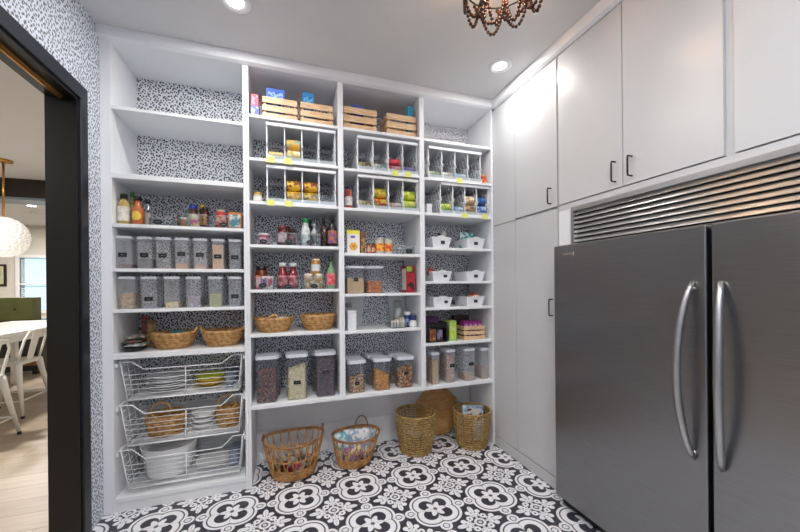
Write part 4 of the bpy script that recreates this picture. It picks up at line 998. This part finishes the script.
# wooden board: octagon leaning on the wall
W_=.415;c_=.10; octo=[(-W_/2+c_,0),(W_/2-c_,0),(W_/2,c_),(W_/2,W_-c_),(W_/2-c_,W_),(-W_/2+c_,W_),(-W_/2,W_-c_),(-W_/2,c_)]
t=thing('serving_board','octagonal wooden board leaning on the wall between the straw baskets','board',(1.335,.335,.004))
o=MB().prism(octo,-.010,.010,'xz').build('board',wood('#c6985f','#a87744',(3,1,14),.45,4),t,bev=.006)
MB().prism([(x*.78,.044+z*.78) for x,z in octo],-.0112,-.0102,'xz').build('inlay',wood('#cfa269','#b5824c',(3,1,14),.45,4),t)
t.rotation_euler=(-.10,0,0)

# ------------------------------------------------------------------ dining room beyond the doorway
struct(MB().box(-9,XL-.07,-3.9,8.1,-.1,-.001),'floor_dining',plank_floor())
dc=MB(); dc.box(-9,XL-.13,-3.9,3.86,3.0,3.1); dc.box(-9,XL-.13,4.14,8.1,2.78,2.88); struct(dc,'ceiling_dining',CEIL)
struct(MB().box(-9,XL-.13,3.86,4.14,2.725,3.1),'trim_5',M('#1f1712',.5,hex2='#2a1d14',nscale=12),bev=.004)
struct(MB().box(-9,XL-.13,3.83,4.17,2.69,2.724),'trim_6',M('#7e8894',.4))
wf=MB(); wx0,wx1,wz0,wz1=-5.44,-4.7,.93,2.08
wf.box(-9,wx0,7.0,7.15,0,2.78); wf.box(wx1,XL-.13,7.0,7.15,0,2.78); wf.box(wx0,wx1,7.0,7.15,0,wz0); wf.box(wx0,wx1,7.0,7.15,wz1,2.78); struct(wf,'wall_dining_far',BEIGE)
struct(MB().box(-9.1,-9,-3.9,8.1,0,3.1),'wall_dining_left',BEIGE)
struct(MB().box(-9,XL-.13,-4,-3.9,0,3.1),'wall_dining_near',BEIGE)
struct(MB().box(XL-.13,XL,D+.12,7.15,0,3.1),'wall_dining_right',BEIGE)
win=MB(); 
for a_,b_,c2_,d_ in ((wx0-.06,wx0,wz0-.06,wz1+.06),(wx1,wx1+.06,wz0-.06,wz1+.06),(wx0,wx1,wz1,wz1+.06),(wx0,wx1,wz0-.06,wz0),(wx0,wx1,(wz0+wz1)/2-.015,(wz0+wz1)/2+.015)): win.box(a_,b_,6.97,7.03,c2_,d_)
wn=struct(win,'window_1',PAINT)
MB().box(wx0,wx1,7.08,7.085,wz0,wz1).build('pane',CLR,wn)
sl=MB()
for k in range(30):
    zz=wz1-.02-k*.038; sl.add([(wx0+.004,7.035,zz-.008),(wx1-.004,7.035,zz-.008),(wx1-.004,7.065,zz+.008),(wx0+.004,7.065,zz+.008),(wx0+.004,7.036,zz-.010),(wx1-.004,7.036,zz-.010),(wx1-.004,7.066,zz+.006),(wx0+.004,7.066,zz+.006)],[(0,1,2,3),(7,6,5,4),(0,4,5,1),(2,6,7,3)])
sl.build('blind_slats',M('#dfe8ee',.5),wn)
tag(MB().box(-30,20,20,20.2,-2,9).build('sky_backdrop',EMIT('#bcdcf2',2.2,'outdoor_daylight')),'bright pale blue daylight outside the dining window','sky',kind='structure')
t=thing('framed_picture','small dark-framed picture on the dining wall, cut by left edge','picture',(-5.80,6.985,1.47))
MB().box(-.2,.15,-.012,.012,0,.46).build('frame',M('#33251c',.4),t); MB().box(-.16,.11,-.0135,-.0125,.04,.42).build('image',M('#9ab0a0',.5,hex2='#d8d4b0',nscale=6),t)
# pendant
t=thing('globe_pendant','white capiz globe pendant on a brass rod in the dining room','pendant lamp',(-3.31,3.0,3.0))
MB().lathe([(.085,0),(.085,-.02),(.03,-.03)],24).build('canopy',BRASS,t)
MB().tube([(0,0,-.03),(0,0,-.72)],.012,8).build('rod',BRASS,t)
cap=MB(); gm=[]
rr_=(.215,.215,.235)
cap.ball((0,0,-.955),1,22,14,0,rr_); 
for j in range(11):
    ph=PI*(j+1)/12; nn_=max(5,int(20*math.sin(ph)))
    for k in range(nn_):
        th=2*PI*(k+.5*(j%2))/nn_; dirv=Vector((math.sin(ph)*math.cos(th),math.sin(ph)*math.sin(th),math.cos(ph)))
        rot=dirv.to_track_quat('Z','Y').to_matrix()
        cap.ball(Vector((dirv.x*.222,dirv.y*.222,-.955+dirv.z*.242)),.040,8,4,0,(1,1,.22),rot=rot)
gl=bpy.data.materials.new('glowing_capiz'); gl.use_nodes=True; b_=gl.node_tree.nodes['Principled BSDF']; b_.inputs['Base Color'].default_value=lin('#e8e8e6'); b_.inputs['Emission Color'].default_value=lin('#fff6ea'); b_.inputs['Emission Strength'].default_value=.35
cap.build('shell_globe',gl,t)
t=thing('recessed_light','recessed ceiling light seen through the doorway beyond the dark beam','ceiling light',(-3.98,4.72,2.78),group='recessed ceiling lights')
MB().lathe([(.08,0),(.08,-.004),(.06,-.006),(.055,0)],24,cap=False).build('trim_ring',WPLAST,t); MB().cyl(.055,-.002,-.0005,24).build('lens',EMIT('#fff8ee',14,'lamp_lens'),t)
for x,y,z,w,sz in ((-3.5,1.2,2.96,92,1.0),(-4.2,5.4,2.7,95,1.0),(-3.0,-2.0,2.96,25,.8)):  # lamps added out of view to brighten the dining room
    l=bpy.data.lights.new('dining_fill_lamp','AREA'); l.shape='DISK'; l.size=sz*.3; l.energy=w; l.color=(1,.95,.88)
    o=bpy.data.objects.new('lamp',l); COL.objects.link(o); o.location=(x,y,z)
    tt=thing('recessed_light',f'fill light added on the dining ceiling, outside the view',"ceiling light",(x,y,z+.03 if z>2.9 else z+.07),group='recessed ceiling lights')
    MB().lathe([(.16,0),(.16,-.004),(.12,-.006)],24,cap=False).build('trim_ring',WPLAST,tt); o.parent=tt; o.location=(0,0,-.02)
# table
WMET=M('#e2e2e0',.35,name='white_painted_metal')
t=thing('dining_table','white counter-height dining table beyond the doorway','table',(-3.35,2.95,0))
MB().box(-.56,.50,-1.35,1.2,.875,.92).build('tabletop',WMET,t,bev=.006)
MB().box(-.50,.44,-1.28,1.13,.80,.8745).build('apron',WMET,t)
for sx,sy in ((-.48,-1.25),(.42,-1.25),(-.48,1.1),(.42,1.1)): MB().box(sx-.03,sx+.03,sy-.03,sy+.03,0,.80).build('leg',WMET,t)
def metal_chair(x,y,rz,label,sh=.60):
    t=thing('metal_chair',label,'chair',(x,y,0),rz,'white metal dining chairs'); s=.185
    MB().taper(.37,.37,.37,.37,sh-.012,sh).taper(.35,.35,.365,.365,sh-.045,sh-.0125).build('seat',WMET,t,bev=.008)
    for sx in (-1,1):
        for sy in (-1,1):
            b=MB(); p0=(sx*.165,sy*.165,sh-.02); p1=(sx*.245,sy*.245,.02)
            b.tube([p0,(sx*.185,sy*.185,sh-.16),p1],[.034,.026,.014],8); lg=b.build('leg',WMET,t)
            MB().cyl(.016,0,.025,10,(sx*.246,sy*.246,0)).build('rubber_foot',BLACK,lg)
    for a_,b_ in (((-1,-1),(1,-1)),((1,-1),(1,1)),((1,1),(-1,1)),((-1,1),(-1,-1))):
        MB().tube([(a_[0]*.222,a_[1]*.222,.18),(b_[0]*.222,b_[1]*.222,.18)],.009,6).build('stretcher',WMET,t)
    pts=[(.165,-.17,sh-.01),(.195,-.175,sh+.12),(.225,-.17,sh+.24),(.24,-.12,sh+.32),(.243,0,sh+.335),(.24,.12,sh+.32),(.225,.17,sh+.24),(.195,.175,sh+.12),(.165,.17,sh-.01)]
    MB().tube(pts,.012,8).build('back_frame',WMET,t)
    MB().add([(.17,-.05,sh),(.17,.05,sh),(.243,.06,sh+.33),(.243,-.06,sh+.33),(.174,-.05,sh),(.174,.05,sh),(.247,.06,sh+.33),(.247,-.06,sh+.33)],[(0,1,2,3),(7,6,5,4),(0,4,5,1),(1,5,6,2),(2,6,7,3),(3,7,4,0)]).build('backrest',WMET,t)
    return t
metal_chair(-2.955,2.47,.0,'white metal chair farther from the doorway, at the dining table')
metal_chair(-2.70,1.48,.0,'white metal chair nearer the doorway, cut by left frame edge')
t=thing('black_console','low black console under the green chest in the dining room','console',(-4.35,4.85,0)); MB().box(-.55,.47,-.22,.22,.06,.86).build('body',M('#1c1a1a',.5),t); MB().box(-.57,.49,-.24,.24,.8605,.885).build('top',M('#2a2320',.4),t)
MB().box(-.55,.47,-.235,-.221,.15,.24).build('lower_rail',M('#8a5f3c',.5),t)
for sx in (-.5,.42): MB().box(sx-.03,sx+.03,-.2,.2,0,.06).build('foot',BLACK,t)
t=thing('green_chest','olive green chest with a dark knob behind the dining table','chest',(-4.35,4.85,.8855)); MB().box(-.52,.42,-.22,-.02,0,.375).build('body',M('#5c5f30',.5,noise=.12,nscale=8),t,bev=.003)
for xa in (-.5,-.02): d_=MB().box(xa,xa+.44,-.232,-.221,.02,.355).build('door',M('#64683a',.5,noise=.12,nscale=8),t,bev=.002); MB().ball((xa+.22,-.245,.19),.018,10,6).build('knob',M('#2c2618',.4),d_)
t=thing('dark_tray','dark tray lying on top of the green chest','tray',(-4.62,4.73,1.262)); MB().lathe([(.16,0),(.19,.03),(.185,.03),(.155,.006)],24,sy=.5).build('dish',M('#3a3832',.4),t)

# ------------------------------------------------------------------ world, camera, view
w=bpy.data.worlds.new('daylight'); S.world=w; w.use_nodes=True
bg=w.node_tree.nodes['Background']; bg.inputs[0].default_value=(.62,.78,1,1); bg.inputs[1].default_value=.6
f,yaw,pitch,roll,sx_,sy_=339.35,.3250,-.0011,-.0089,.37,20.34
cam=bpy.data.cameras.new('camera'); co=bpy.data.objects.new('camera',cam); COL.objects.link(co); S.camera=co
cam.sensor_fit='HORIZONTAL'; cam.sensor_width=36; cam.lens=f/800*36; cam.shift_x=-sx_/800; cam.shift_y=sy_/800; cam.clip_start=.02
fw=Vector((math.sin(yaw)*math.cos(pitch),math.cos(yaw)*math.cos(pitch),math.sin(pitch)))
rt=Vector((math.cos(yaw),-math.sin(yaw),0)); up=rt.cross(fw)
r2=rt*math.cos(roll)+up*math.sin(roll); u2=up*math.cos(roll)-rt*math.sin(roll)
co.matrix_world=Matrix(((r2.x,u2.x,-fw.x,0),(r2.y,u2.y,-fw.y,-2.5584),(r2.z,u2.z,-fw.z,1.3959),(0,0,0,1)))
S.view_settings.view_transform='Standard'; S.view_settings.look='None'; S.view_settings.gamma=1; S.view_settings.use_curve_mapping=False; S.view_settings.exposure=0.22
